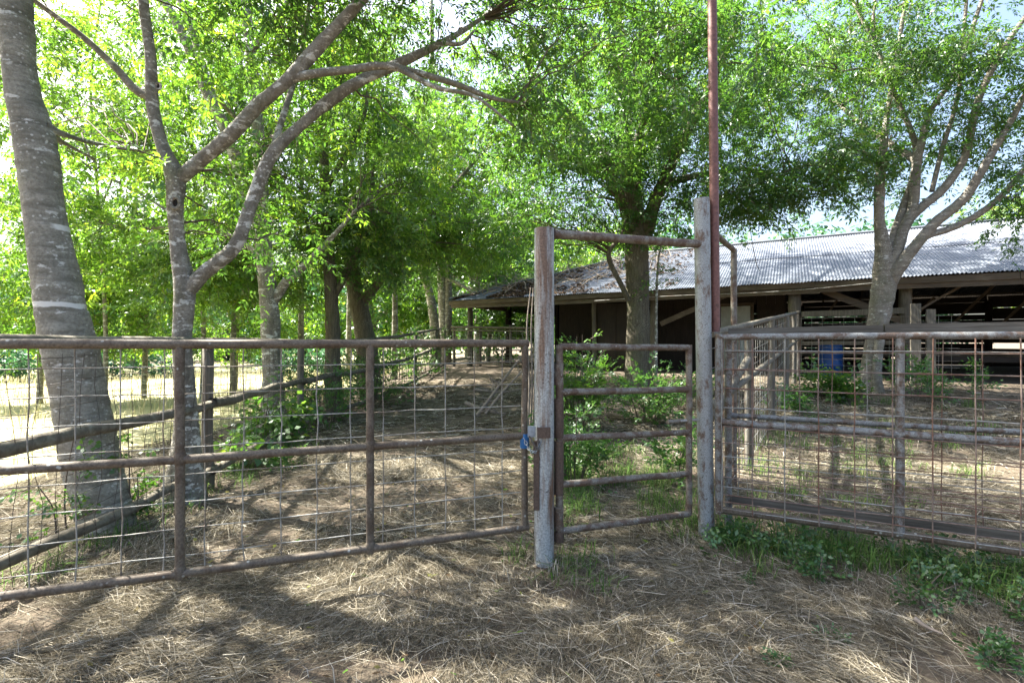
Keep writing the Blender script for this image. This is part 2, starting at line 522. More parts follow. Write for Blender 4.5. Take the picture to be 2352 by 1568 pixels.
rc = rng.uniform(.004, .016, nc) * (1 + .25 * np.clip(pc[:, 1] - 2, 0, 4)) * .8; pc[:, 2] = gz(pc[:, 0], pc[:, 1]) + rc * .2
oc = np.array([(1, 0, 0), (0, 1, 0), (-1, 0, 0), (0, -1, 0), (0, 0, .8), (0, 0, -.8)])
Vc = pc[:, None, :] + oc[None] * rc[:, None, None] * rng.uniform(.6, 1.4, (nc, 6, 1))
Qc = (np.arange(nc)[:, None, None] * 6 + np.array([(0, 1, 4, 4), (1, 2, 4, 4), (2, 3, 4, 4), (3, 0, 4, 4)])[None]).reshape(-1, 4)
me_ = bpy.data.meshes.new('clods'); me_.from_pydata(Vc.reshape(-1, 3).tolist(), [], [tuple(q[:3]) for q in Qc.tolist()]); me_.materials.append(M['ground'])
o = link('clods', me_); tag(o, 'small clods and stones on the bare earth', 'clods', kind='stuff')
h = quads('hay', np.concatenate(Vh), np.concatenate(Qh), [M['straw']], rnd=np.concatenate(Rh))
tag(h, 'loose dry grey tan hay spread over the ground', 'hay', kind='stuff')

def blades(pos, hgt, wid, lean, rndv):
    """upright blades of two quads"""
    n = len(pos)
    a = rng.uniform(0, 2 * math.pi, n)
    d = np.stack([np.cos(a), np.sin(a), np.zeros(n)], -1); s = np.stack([-np.sin(a), np.cos(a), np.zeros(n)], -1)
    w = s * (wid / 2)[:, None]
    z = np.array([0, 0, 1.])
    p0 = pos; p1 = pos + z * (hgt * .6)[:, None] + d * (lean * hgt * .25)[:, None]
    p2 = pos + z * (hgt * (1 - .35 * lean))[:, None] + d * (lean * hgt * .8)[:, None]
    V = np.stack([p0 - w, p0 + w, p1 - w * .8, p1 + w * .8, p2 - w * .12, p2 + w * .12], 1).reshape(-1, 3)
    b = np.arange(n)[:, None] * 6
    Q = np.concatenate([b + np.array([0, 1, 3, 2]), b + np.array([2, 3, 5, 4])], 1).reshape(-1, 4)
    return V, Q, np.repeat(rndv, 2)

def tufts(name, mat, label, cat, spots, per, hgt, wid, spread):
    Ps = []; hs = []
    for (x, y, k) in spots:
        n = max(3, int(per * k))
        q = np.stack([x + rng.normal(0, spread * math.sqrt(k), n), y + rng.normal(0, spread * math.sqrt(k), n), np.zeros(n)], -1)
        Ps.append(q); hs.append(rng.uniform(.35, 1.0, n) * hgt * (.6 + .5 * k))
    p = np.concatenate(Ps); p[:, 2] = gz(p[:, 0], p[:, 1]) - .01
    hh = np.concatenate(hs); n = len(p)
    V, Q, r_ = blades(p, hh, rng.uniform(.7, 1.3, n) * wid, rng.uniform(.3, 1.5, n), rng.random(n))
    o = quads(name, V, Q, [mat], rnd=r_)
    tag(o, label, cat, kind='stuff'); return o

# ------------------------------------------------------------------ trees
def catmull(pts, n):
    pts = np.array(pts, float)
    p = np.vstack([2 * pts[0] - pts[1], pts, 2 * pts[-1] - pts[-2]])
    out = []
    for i in range(1, len(p) - 2):
        for t in np.linspace(0, 1, n, endpoint=False):
            a, b, c, d = p[i - 1], p[i], p[i + 1], p[i + 2]
            out.append(.5 * (2 * b + (c - a) * t + (2 * a - 5 * b + 4 * c - d) * t * t + (3 * b - a - 3 * c + d) * t ** 3))
    out.append(pts[-1]); return np.array(out)

def bark_tube(mb, pts, rad, sides, seed, lump=.05):
    """tapered limb with an uneven, lumpy surface"""
    n = len(pts); V = []; F_ = []
    ref = np.array([1., 0, 0]); s0 = seed * 1.37
    dist = 0
    for i in range(n):
        t = pts[min(i + 1, n - 1)] - pts[max(i - 1, 0)]; t = t / (np.linalg.norm(t) + 1e-9)
        if i: dist += np.linalg.norm(pts[i] - pts[i - 1])
        if abs(np.dot(ref, t)) > .95: ref = np.array([0., 1, 0])
        a = ref - t * np.dot(ref, t); a /= np.linalg.norm(a) + 1e-9; b = np.cross(t, a); ref = a
        for k in range(sides):
            an = 2 * math.pi * k / sides
            ca, sa = math.cos(an), math.sin(an)
            q = 1 + lump * 2 * (vnoise(ca * 1.3 + s0, sa * 1.3 + dist * 3.0, 5) - .5) + lump * (vnoise(ca * 3 + s0, sa * 3 + dist * 9, 6) - .5) + lump * .7 * (vnoise(ca * 7 + s0, sa * 7 + dist * 30, 7) - .5)
            V.append(pts[i] + (a * ca + b * sa) * rad[i] * float(q))
    for i in range(n - 1):
        for k in range(sides):
            k2 = (k + 1) % sides
            F_.append((i * sides + k, i * sides + k2, (i + 1) * sides + k2, (i + 1) * sides + k))
    V.append(pts[-1]); e = len(V) - 1
    for k in range(sides): F_.append(((n - 1) * sides + k, (n - 1) * sides + (k + 1) % sides, e))
    mb.add(V, F_, True)

def make_sprays(count, nleaf, length, leaf, width, droop, seed, upright=False):
    """templates of leafy twigs: arrays of quads; the first quads of each are the twig"""
    rs = np.random.default_rng(seed); out = []
    for _ in range(count):
        Vs = []; mi = []
        def quad(a, b, c, d, m): Vs.append((a, b, c, d)); mi.append(m)
        L = length * rs.uniform(.75, 1.2); dr = droop * rs.uniform(.5, 1.4); sw = rs.normal(0, .15)
        def cv(s): return np.array([s * L * (1 - .15 * dr * s), sw * L * s * s, -dr * L * s * s + .12 * L * s])
        tw = .0035
        for s0, s1 in ((0, .5), (.5, 1)):
            a, b = cv(s0), cv(s1); w = np.array([0, tw, 0]); w2 = np.array([0, tw * .6, tw * .6])
            quad(a - w, a + w, b + w2, b - w2, 1)
        per = 5 if nleaf >= 15 else 3
        ncomp = max(2, nleaf // per)
        for c in range(ncomp):
            s = .12 + .88 * (c + rs.random() * .6) / ncomp
            root = cv(min(s, 1.0)); side = 1 if c % 2 else -1
            az = side * rs.uniform(.5, 1.25) + rs.normal(0, .2)
            if c == ncomp - 1: az = rs.normal(0, .25)
            pit = rs.uniform(-.9, .15) if not upright else rs.uniform(-.2, .8)
            rd = np.array([math.cos(az) * math.cos(pit), math.sin(az) * math.cos(pit), math.sin(pit)])
            rl = leaf * rs.uniform(1.1, 1.9)
            up = np.array([rs.normal(0, .35), rs.normal(0, .35), 1.0]); up -= rd * up.dot(rd); up /= np.linalg.norm(up)
            sd_ = np.cross(up, rd)
            for q in range(per):
                if q == per - 1: b = root + rd * rl; d = rd + up * rs.normal(-.15, .2)
                else:
                    t = .35 + .5 * (q // 2) / max(1, (per - 1) // 2); e = 1 if q % 2 else -1
                    b = root + rd * rl * t; d = rd * .55 + sd_ * e * .8 + up * rs.normal(-.2, .25)
                d = d / np.linalg.norm(d)
                ll = leaf * rs.uniform(.75, 1.2); ww = width * rs.uniform(.8, 1.2)
                nn = up + sd_ * rs.normal(0, .35); nn = nn - d * nn.dot(d); nn /= np.linalg.norm(nn) + 1e-9
                wv = np.cross(d, nn) * ww / 2
                m = b + d * ll * .42 + nn * ll * .05
                quad(b, m + wv, b + d * ll - nn * ll * rs.uniform(0, .18), m - wv, 0)
        out.append((np.array(Vs), np.array(mi)))
    k = min(len(v) for v, _ in out)
    return np.stack([v[:k] for v, _ in out]), np.stack([m[:k] for _, m in out])

SPRAY = make_sprays(14, 25, .36, .098, .033, .6, 1)
SPRAY_NEAR = make_sprays(14, 25, .34, .085, .028, .65, 2)
SPRAY_FAR = make_sprays(12, 15, .6, .21, .11, .4, 3)
SPRAY_WOOD = make_sprays(10, 10, 1.1, .5, .28, .3, 7)
SPRAY_BUSH = make_sprays(12, 20, .26, .058, .028, .1, 4, True)
SPRAY_WEED = make_sprays(10, 12, .18, .075, .05, .1, 5, True)
SPRAY_VINE = make_sprays(10, 12, .25, .095, .075, .5, 6)

def place_sprays(name, tmpl, pos, az, pitch, scale, mats, parent, kind='stuff'):
    T, Mi = tmpl
    n = len(pos); k = T.shape[1]
    pick = rng.integers(0, len(T), n)
    ca, sa = np.cos(az), np.sin(az); cp, sp = np.cos(pitch), np.sin(pitch)
    roll = rng.normal(0, .35, n); cr, sr = np.cos(roll), np.sin(roll)
    X = np.stack([ca * cp, sa * cp, sp], -1)
    Y0 = np.stack([-sa, ca, np.zeros(n)], -1)
    Z0 = np.cross(X, Y0)
    Y1 = Y0 * cr[:, None] + Z0 * sr[:, None]; Z1 = np.cross(X, Y1)
    Rm = np.stack([X, Y1, Z1], -1) * scale[:, None, None]
    V = np.einsum('nij,nqcj->nqci', Rm, T[pick]) + pos[:, None, None, :]
    Q = np.arange(n * k * 4).reshape(-1, 4)
    tone = np.clip(rng.normal(.5, .16, n), 0, 1)[:, None] + rng.normal(0, .16, (n, k))
    o = quads(name, V.reshape(-1, 3), Q, mats, parent, midx=Mi[pick].ravel(), rnd=np.clip(tone, 0, 1).ravel())
    if kind: o['kind'] = kind
    return o

def tree(name, base, label, limbs, blobs, bark, leaf, tmpl=None, scale=1.0, sides=12, group=None, droop=-.25, seed=0, dens=1.4):
    """limbs: lists of (world point, radius); blobs: (centre, radii, clusters, sprays per cluster, spread)"""
    t = thing(name, base, label, 'tree', group)
    nodes = []; rads = []
    for i, lb in enumerate(limbs):
        pts = np.array([p for p, r in lb]); rr = np.array([[r, 0, 0] for p, r in lb])
        nn_ = 14 if sides >= 16 else 7
        pts = catmull(pts, nn_); rr = np.clip(catmull(rr, nn_)[:, 0], .006, 9)
        wob = rr[:, None] * .03 * (7 / nn_) * rng.normal(0, 1, pts.shape); wob[0] = 0
        pts = pts + wob
        mb = MB(); bark_tube(mb, pts, rr, sides if i == 0 else max(6, sides - 3), seed * 10 + i)
        build('trunk' if i == 0 else 'limb', mb, bark, t)
        k0 = len(pts) // 3 if i == 0 else 2
        nodes.append(pts[k0:]); rads.append(rr[k0:])
    N = np.concatenate(nodes); NR = np.concatenate(rads)
    br = MB(); pos = []; azs = []; pit = []
    for (c, r, ncl, nsp, spread) in blobs:
        c = np.array(c, float); r = np.array(r, float)
        for _ in range(ncl):
            d = rng.normal(0, 1, 3); d /= np.linalg.norm(d)
            q = c + d * r * rng.uniform(.35, 1.0) ** .6
            dv = q - N; dist = np.linalg.norm(dv, axis=1)
            cost = dist + np.clip(-dv[:, 2], 0, 9) * .8 + rng.random(len(N)) * .3
            j = int(np.argmin(cost)); a = N[j]; L = dist[j]
            if L > .15:
                mid = (a + q) / 2 + np.array([0, 0, .16 * L]) + rng.normal(0, .07, 3) * L
                tt = np.linspace(0, 1, 7)[:, None]
                cur = (1 - tt) ** 2 * a + 2 * tt * (1 - tt) * mid + tt ** 2 * q
                cur[1:-1] += rng.normal(0, .018, (5, 3)) * L
                r0 = min(NR[j] * .6, .005 + .0065 * L, .024)
                br.tube(cur, list(np.linspace(r0, .0035, 7)), 5, False)
                for _k in range(4):
                    i0 = int(rng.integers(3, 7)); e = cur[i0] + rng.normal(0, .33, 3) * spread * 1.4
                    m2 = (cur[i0] + e) / 2 + rng.normal(0, .05, 3)
                    br.tube([cur[i0], m2, e], [.004, .003, .002], 4, False)
            outd = q - c; oa = math.atan2(outd[1], outd[0])
            for _k in range(int(nsp * dens)):
                g_ = rng.normal(0, 1, 3) * np.array([1, 1, .62]) * spread * .6
                pos.append(q + g_)
                azs.append(math.atan2(g_[1], g_[0]) + rng.normal(0, .5) if rng.random() < .7 else oa + rng.normal(0, .8))
                pit.append(droop + rng.normal(0, .35))
    if br.v:
        b_ = build('branches', br, M['twig'], t); b_['kind'] = 'stuff'
    if pos:
        n = len(pos)
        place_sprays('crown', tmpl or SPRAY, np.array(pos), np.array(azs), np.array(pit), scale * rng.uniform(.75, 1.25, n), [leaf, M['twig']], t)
    return t

def limb(*pts):
    """(x, y, depth, width) of the picture -> (world point, radius)"""
    return [(P(x, y, Y), .5 * w * Y / F / math.sqrt(1 + ((x - 1176) / F) ** 2)) for (x, y, Y, w) in pts]

def ground_pt(x, Y):
    X = (x - 1176) / F * Y
    return np.array([X, Y, float(gz(X, Y))])

# thick leaning trunk at the left edge
tree('elm_tree', ground_pt(245, 3.8), 'thick leaning grey trunk with white lichen bands at left edge', [
    limb((255, 1285, 3.75, 170), (245, 1200, 3.8, 138), (215, 1080, 3.85, 146), (186, 930, 3.85, 140), (158, 790, 3.85, 134), (128, 640, 3.85, 120), (100, 480, 3.85, 106), (82, 330, 3.85, 106), (50, 190, 3.85, 88), (38, 60, 3.85, 86), (30, -80, 3.9, 82), (28, -260, 4.0, 66), (60, -520, 4.3, 46)),
    limb((100, 290, 3.85, 40), (150, 310, 4.0, 16), (220, 330, 4.3, 12), (330, 350, 4.9, 8)),
    limb((100, 300, 3.85, 30), (150, 330, 4.1, 13), (215, 365, 4.5, 8)),
    limb((30, -160, 3.9, 60), (200, -260, 4.3, 40), (420, -400, 5.0, 24), (600, -480, 6.0, 14)),
    limb((30, -60, 3.9, 60), (-150, -200, 4.5, 40), (-320, -330, 5.5, 24))],
    [((-3.0, 5.2, 6.3), (2.3, 2.0, 1.6), 32, 13, .5), ((-5.5, 5.8, 5.2), (2.0, 1.8, 1.6), 22, 13, .55), ((-3.1, 5.0, 3.3), (.6, .5, .35), 5, 8, .4), ((-5.2, 3.2, 6.6), (2.4, 1.7, 1.4), 15, 22, .42), ((-4.6, 4.2, 8.6), (2.6, 2.0, 1.2), 9, 22, .42)],  # last two clusters sit above the view, added to dapple the foreground with shade
    M['bark_big'], M['leaf_sun'], SPRAY_NEAR, .95, 30, seed=1)

# forked tree with the long arching limbs
tree('elm_tree', ground_pt(425, 4.5), 'forked grey tree with long limbs arching right above the gate', [
    limb((415, 1165, 4.5, 125), (425, 1090, 4.5, 92), (428, 1000, 4.5, 66), (425, 900, 4.5, 52), (418, 780, 4.5, 47), (424, 660, 4.5, 52), (408, 560, 4.5, 38), (403, 470, 4.5, 40), (402, 405, 4.5, 48), (372, 330, 4.5, 33), (350, 240, 4.5, 32), (346, 130, 4.5, 28), (328, -10, 4.5, 26), (320, -200, 4.6, 24), (350, -420, 4.9, 14)),
    limb((432, 665, 4.5, 42), (470, 625, 4.5, 37), (540, 565, 4.5, 34), (580, 460, 4.55, 32), (625, 355, 4.6, 32), (690, 290, 4.7, 25), (760, 230, 4.8, 29), (830, 185, 4.9, 25), (930, 140, 5.0, 22), (1040, 85, 5.2, 13), (1110, 40, 5.4, 8)),
    limb((405, 415, 4.5, 37), (460, 370, 4.5, 35), (530, 310, 4.45, 35), (590, 245, 4.45, 34), (660, 185, 4.45, 30), (720, 120, 4.5, 32), (780, 55, 4.5, 27), (835, -5, 4.5, 24), (930, -120, 4.6, 17), (1030, -240, 4.8, 10)),
    limb((350, 225, 4.5, 26), (310, 205, 4.5, 24), (260, 150, 4.45, 20), (190, 85, 4.4, 18), (90, 10, 4.3, 16), (-30, -80, 4.3, 10)),
    limb((665, 182, 4.45, 22), (730, 168, 4.5, 20), (810, 160, 4.6, 18), (880, 152, 4.6, 17), (960, 168, 4.7, 15), (1050, 195, 4.8, 13), (1130, 225, 4.9, 10), (1205, 238, 5.0, 6)),
    limb((910, 155, 4.65, 14), (1000, 200, 4.5, 11), (1090, 222, 4.4, 8), (1180, 290, 4.4, 5)),
    limb((1010, 98, 5.15, 12), (1060, 100, 5.2, 9), (1090, 70, 5.3, 5)),
    limb((610, 400, 4.6, 24), (640, 300, 4.9, 16), (690, 130, 5.4, 12), (720, -60, 6.0, 8))],
    [((-.6, 5.2, 5.4), (2.3, 1.4, .95), 26, 13, .45), ((.8, 6.0, 5.3), (1.6, 1.3, .9), 18, 13, .45), ((-2.6, 5.6, 5.4), (1.4, 1.2, 1.0), 14, 13, .5),
     ((-.3, 5.6, 4.05), (1.0, .6, .25), 7, 8, .35), ((-2.7, 5.6, 3.1), (.9, .7, .7), 9, 8, .4), ((-1.6, 3.9, 6.3), (2.2, 1.5, .9), 13, 22, .42)],  # last cluster is out of view, added to shade the ground before the gates
    M['bark'], M['leaf_mid'], SPRAY_NEAR, .95, 20, seed=2)

fork = [o for o in bpy.data.objects if str(o.get('label', '')).startswith('forked grey tree')][0]
M['bore_shade'] = mat_plain('dark hollow', (.012, .009, .007), .95)
for (x, y, Y, r_) in ((405, 467, 4.41, .052), (366, 200, 4.44, .03)):
    c = P(x, y, Y)
    mb = MB(); ring = [c + np.array([math.cos(a) * r_ * .8, -.012, math.sin(a) * r_]) for a in np.linspace(0, 2 * math.pi, 17)]
    mb.tube(ring, r_ * .33, 7, False); kn = build('knot', mb, M['bark'], fork)
    mb = MB(); mb.add([c + np.array([math.cos(a) * r_ * .8, -.008, math.sin(a) * r_]) for a in np.linspace(0, 2 * math.pi, 16, endpoint=False)], [tuple(range(16))]); build('hole_shade', mb, M['bore_shade'], kn)  # flat near-black disc; the shade inside the knot hole is painted as colour
# trees along the rail fence
tree('elm_tree', ground_pt(628, 8.0), 'two stemmed dark tree behind the second fence post from the left', [
    limb((632, 1010, 8, 78), (628, 930, 8, 58), (625, 820, 8, 46), (620, 730, 8, 46), (612, 640, 8, 44), (604, 540, 8, 38), (600, 430, 8, 32), (592, 300, 8, 28), (580, 150, 8, 26), (562, 0, 8, 25), (555, -160, 8.1, 22), (560, -380, 8.2, 14)),
    limb((628, 690, 8, 26), (660, 645, 8, 22), (705, 605, 8, 18), (760, 548, 8.1, 12), (820, 480, 8.2, 7)),
    limb((604, 560, 8, 34), (582, 480, 8, 30), (552, 400, 8, 30), (515, 290, 7.9, 30), (470, 200, 7.9, 28), (420, 80, 7.8, 24), (372, -10, 7.8, 22), (300, -160, 7.8, 16)),
    limb((500, 265, 7.9, 20), (465, 150, 8.0, 18), (430, 40, 8.1, 16), (385, -60, 8.2, 12)),
    limb((470, 195, 7.9, 12), (540, 270, 8.3, 9), (600, 330, 8.6, 5)),
    limb((575, 120, 8, 16), (625, 60, 8, 13), (680, -30, 8, 10)),
    limb((608, 600, 8, 16), (540, 545, 8.3, 12), (440, 520, 8.7, 10), (320, 525, 9.0, 8), (180, 510, 9.1, 6), (90, 540, 9.2, 4)),
    limb((440, 520, 8.7, 9), (330, 450, 8.9, 7), (200, 380, 9.0, 6), (90, 290, 9.0, 4))],
    [((-4.9, 10.0, 6.4), (2.8, 1.6, 2.4), 50, 13, .6), ((-3.0, 9.4, 4.6), (1.6, 1.2, 1.3), 18, 12, .55), ((-6.4, 9.2, 3.3), (1.6, 1.2, 1.0), 16, 12, .55), ((-4.9, 9.0, 3.2), (1.2, 1.2, .9), 12, 10, .5), ((-6.3, 9.4, 2.75), (2.2, 1.0, .55), 18, 11, .45), ((-8.2, 9.0, 4.2), (1.6, 1.2, 1.3), 18, 11, .55), ((-7.8, 9.2, 6.2), (2.0, 1.4, 1.6), 24, 12, .6)],
    M['bark'], M['leaf_sun'], None, 1.05, 12, seed=3)

tree('elm_tree', ground_pt(765, 10.0), 'slim straight tree rising just left of the stubby gnarled trunk', [
    limb((768, 950, 10, 52), (765, 860, 10, 40), (764, 760, 10, 36), (760, 660, 10, 32), (752, 540, 10, 26), (745, 400, 10, 24), (738, 250, 10, 20), (730, 100, 10, 18), (722, -60, 10, 16), (720, -250, 10, 10)),
    limb((762, 690, 10, 20), (800, 620, 10.1, 15), (840, 520, 10.3, 12), (860, 380, 10.5, 9), (880, 200, 10.8, 7)),
    limb((750, 430, 10, 15), (790, 360, 9.8, 12), (840, 250, 9.6, 9), (850, 60, 9.5, 7)),
    limb((756, 600, 10, 14), (700, 520, 10.2, 10), (650, 430, 10.4, 7))],
    [((-3.8, 11.5, 5.9), (2.1, 1.5, 2.7), 40, 13, .6), ((-3.4, 10.0, 3.6), (1.5, 1.3, .9), 16, 12, .55)],
    M['bark_rough'], M['leaf_mid'], None, 1.1, 10, seed=4)

tree('elm_tree', ground_pt(845, 12.0), 'stubby gnarled trunk forking low beside the far rail fence', [
    limb((850, 905, 12, 66), (845, 840, 12, 54), (838, 770, 12, 46), (826, 710, 12, 44), (812, 660, 12, 34), (800, 590, 12, 22), (795, 470, 12.1, 15), (790, 300, 12.2, 10)),
    limb((835, 690, 12, 26), (865, 655, 12, 20), (905, 610, 12, 17), (950, 550, 12, 14), (1010, 470, 12.1, 11), (1090, 370, 12.3, 8), (1160, 300, 12.4, 5)),
    limb((822, 690, 12, 26), (820, 600, 12.2, 18), (828, 480, 12.4, 14), (850, 300, 12.6, 10)),
    limb((800, 640, 12, 18), (770, 600, 12, 14), (730, 570, 12, 9))],
    [((-2.4, 13.6, 5.9), (2.4, 1.5, 2.1), 40, 13, .65), ((-1.4, 12.8, 4.2), (1.7, 1.3, .9), 18, 12, .6), ((-3.6, 12.6, 4.1), (1.3, 1.2, 1.1), 12, 12, .6)],
    M['bark_rough'], M['leaf_sun'], None, 1.15, 12, seed=5)

tree('elm_tree', ground_pt(985, 19.5), 'leaning grey stem left of the paired trunks by the shed corner', [
    limb((1000, 850, 19.5, 30), (1000, 770, 19.5, 24), (990, 690, 19.5, 20), (972, 620, 19.5, 18), (962, 540, 19.5, 16), (955, 400, 19.5, 14), (960, 200, 19.5, 10)),
    limb((968, 600, 19.5, 12), (930, 540, 19.5, 9), (880, 470, 19.5, 6))],
    [((-4.3, 20, 8.0), (2.8, 2.2, 3.6), 40, 12, .9)], M['bark'], M['leaf_mid'], None, 1.6, 9, seed=6)
tree('elm_tree', ground_pt(1020, 20.5), 'tall paired trunks directly behind the left corner of the shed', [
    limb((1022, 845, 20.5, 34), (1020, 740, 20.5, 26), (1016, 640, 20.5, 24), (1008, 560, 20.5, 20), (1000, 420, 20.5, 17), (995, 200, 20.5, 12), (990, 0, 20.5, 9)),
    limb((1028, 780, 20.4, 20), (1030, 660, 20.4, 17), (1028, 540, 20.4, 15), (1035, 400, 20.4, 12), (1050, 200, 20.4, 8)),
    limb((1030, 640, 20.3, 10), (1060, 655, 19.8, 8), (1090, 675, 19.2, 6))],
    [((-2.0, 21, 8.6), (3.4, 2.4, 3.8), 50, 12, .9)], M['bark'], M['leaf_mid'], None, 1.6, 9, seed=7)

# big trunk before the shed with the dense middle crown
tree('elm_tree', ground_pt(1466, 11.2), 'broad trunk before the dark shed boards with dense green crown', [
    limb((1466, 890, 11.2, 72), (1466, 820, 11.2, 58), (1466, 740, 11.2, 54), (1464, 650, 11.2, 54), (1462, 570, 11.2, 56), (1455, 480, 11.2, 48), (1440, 360, 11.1, 40), (1430, 200, 11, 30), (1420, 20, 10.9, 22), (1430, -200, 10.9, 14)),
    limb((1444, 690, 11.1, 13), (1425, 650, 11, 12), (1402, 605, 11, 12), (1400, 575, 11, 11), (1425, 545, 11, 9), (1440, 500, 11, 6)),
    limb((1475, 560, 11.2, 40), (1510, 450, 11, 30), (1570, 320, 10.7, 22), (1640, 180, 10.4, 16), (1700, 40, 10, 12)),
    limb((1450, 500, 11.2, 34), (1390, 380, 11, 26), (1310, 270, 10.6, 20), (1230, 180, 10.2, 15), (1180, 60, 9.8, 10)),
    limb((1440, 380, 11.1, 24), (1480, 280, 10.2, 20), (1500, 180, 9.2, 15), (1490, 80, 8.4, 10)),
    limb((1530, 420, 11, 20), (1620, 400, 11.2, 14), (1720, 390, 11.4, 10), (1800, 420, 11.5, 6)),
    [(P(1458, 470, 11.2), .15), (np.array([3.4, 12.6, 6.6]), .1), (np.array([4.4, 14.4, 8.4]), .06), (np.array([5.2, 15.6, 9.6]), .03)],
    [(np.array([3.5, 12.8, 6.8]), .07), (np.array([2.8, 14.6, 8.4]), .04), (np.array([2.2, 15.6, 9.4]), .02)]],
    [((2.6, 10.6, 7.4), (3.4, 2.4, 2.6), 70, 14, .6), ((1.5, 10.6, 5.2), (2.0, 1.6, 1.1), 28, 13, .55), ((.6, 11.4, 4.3), (1.3, 1.0, .6), 10, 11, .5), ((3.9, 10.8, 5.6), (2.3, 1.5, 1.3), 34, 12, .6),
     ((2.9, 10.9, 4.2), (1.5, .9, .55), 11, 10, .45), ((5.6, 11.2, 5.2), (1.5, 1.0, 1.0), 16, 10, .55), ((1.2, 8.6, 5.6), (1.6, 1.2, 1.0), 26, 13, .5), ((3.0, 8.4, 6.2), (1.5, 1.3, 1.2), 24, 13, .5), ((4.4, 15.0, 9.0), (3.4, 2.0, 1.8), 50, 9, .7), ((3.6, 17.2, 9.8), (3.4, 1.8, 1.6), 44, 9, .75)],  # last two clusters reach back over the roof, added to shade it
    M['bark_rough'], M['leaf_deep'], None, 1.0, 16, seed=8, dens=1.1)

# multi-stemmed tree in the right pen
tree('elm_tree', ground_pt(2000, 10.3), 'pale trunk fanning into many stems before the corrugated roof at right', [
    limb((1988, 900, 10.3, 64), (1998, 850, 10.3, 46), (2008, 790, 10.3, 46), (2022, 710, 10.3, 56), (2032, 640, 10.3, 62), (2030, 580, 10.3, 46), (2021, 520, 10.3, 29), (2020, 440, 10.3, 26), (2026, 370, 10.3, 24), (2038, 260, 10.4, 14), (2062, 120, 10.6, 12), (2085, -40, 10.8, 9)),
    limb((2018, 915, 10.0, 38), (2014, 860, 10.05, 24), (2020, 780, 10.1, 24), (2030, 710, 10.2, 28), (2036, 650, 10.3, 30)),
    limb((2032, 640, 10.3, 30), (2040, 590, 10.3, 32), (2058, 530, 10.35, 26), (2078, 470, 10.4, 24), (2100, 400, 10.4, 20), (2100, 324, 10.4, 16), (2050, 205, 10.5, 13), (2018, 119, 10.5, 11), (1960, 5, 10.6, 9)),
    limb((2034, 655, 10.3, 30), (2048, 610, 10.2, 34), (2075, 530, 10.2, 28), (2098, 470, 10.2, 26), (2105, 380, 10.2, 24), (2118, 320, 10.2, 20), (2140, 250, 10.2, 16), (2190, 180, 10.2, 14), (2225, 90, 10.2, 13), (2262, -20, 10.2, 10)),
    limb((2078, 525, 10.2, 22), (2096, 497, 10.2, 24), (2124, 470, 10.1, 26), (2175, 425, 10.0, 24), (2220, 350, 9.9, 22), (2243, 240, 9.8, 20), (2297, 126, 9.6, 18), (2360, 30, 9.5, 14), (2420, -80, 9.4, 10)),
    limb((2036, 668, 10.3, 36), (2056, 625, 10.15, 40), (2094, 575, 10.0, 32), (2150, 510, 9.9, 30), (2215, 455, 9.8, 28), (2262, 380, 9.6, 24), (2315, 290, 9.5, 20), (2370, 190, 9.4, 15), (2450, 60, 9.3, 10)),
    limb((2100, 566, 10.0, 18), (2130, 542, 9.95, 20), (2190, 522, 9.9, 21), (2250, 490, 9.8, 20), (2300, 450, 9.7, 18), (2360, 380, 9.6, 15), (2460, 280, 9.5, 10)),
    limb((2140, 440, 10.2, 14), (2165, 340, 10.2, 13), (2200, 220, 10.3, 12), (2215, 60, 10.4, 10), (2225, -60, 10.5, 8)),
    limb((2024, 380, 10.3, 14), (1980, 350, 10.3, 10), (1900, 370, 10.3, 8), (1800, 395, 10.3, 6), (1700, 440, 10.3, 4)),
    limb((2016, 119, 10.5, 9), (2005, 60, 10.5, 8), (2012, -20, 10.6, 7)),
    limb((2050, 200, 10.5, 9), (1990, 160, 10.4, 7), (1930, 165, 10.3, 5)),
    [(P(2105, 370, 10.3), .08), (np.array([8.4, 11.4, 6.6]), .06), (np.array([8.2, 12.8, 8.2]), .04), (np.array([7.4, 14.2, 9.3]), .02)],
    [(np.array([8.3, 12.0, 7.4]), .045), (np.array([9.6, 13.0, 8.4]), .035), (np.array([10.8, 14.0, 9.2]), .02)]],
    [((6.3, 10.6, 6.6), (1.6, 1.3, 1.9), 26, 11, .5), ((9.0, 10.5, 6.6), (1.9, 1.5, 2.0), 44, 11, .52), ((10.0, 9.6, 6.6), (1.3, .9, 1.5), 16, 11, .5), ((10.6, 9.8, 4.9), (1.3, 1.0, 1.0), 12, 10, .5), ((6.0, 10.5, 5.0), (1.4, .9, .6), 18, 10, .42),
     ((7.4, 10.7, 5.4), (1.1, .9, .8), 10, 9, .42), ((10.4, 9.9, 4.0), (.8, .5, .35), 4, 7, .35), ((8.3, 10.2, 8.8), (2.8, 1.8, 1.4), 30, 12, .6), ((5.0, 10.4, 4.5), (.9, .5, .25), 6, 8, .35), ((8.8, 13.8, 9.2), (3.2, 1.8, 1.4), 58, 10, .7)],  # last cluster spreads behind the stems, added to cast shade on the roof
    M['bark_right'], M['leaf_mid'], None, 1.0, 14, seed=9, dens=1.3)

# thin sapling beside the broad trunk
tree('elm_tree', ground_pt(1508, 10.9), 'thin sapling stem standing just right of the broad trunk', [
    limb((1506, 880, 10.9, 8), (1507, 780, 10.9, 7), (1508, 680, 10.9, 6), (1512, 600, 10.9, 5), (1520, 560, 10.9, 4))],
    [((3.25, 10.85, 2.95), (.25, .2, .35), 4, 4, .25)], M['bark'], M['leaf_mid'], SPRAY_BUSH, 1.0, 6, seed=10)

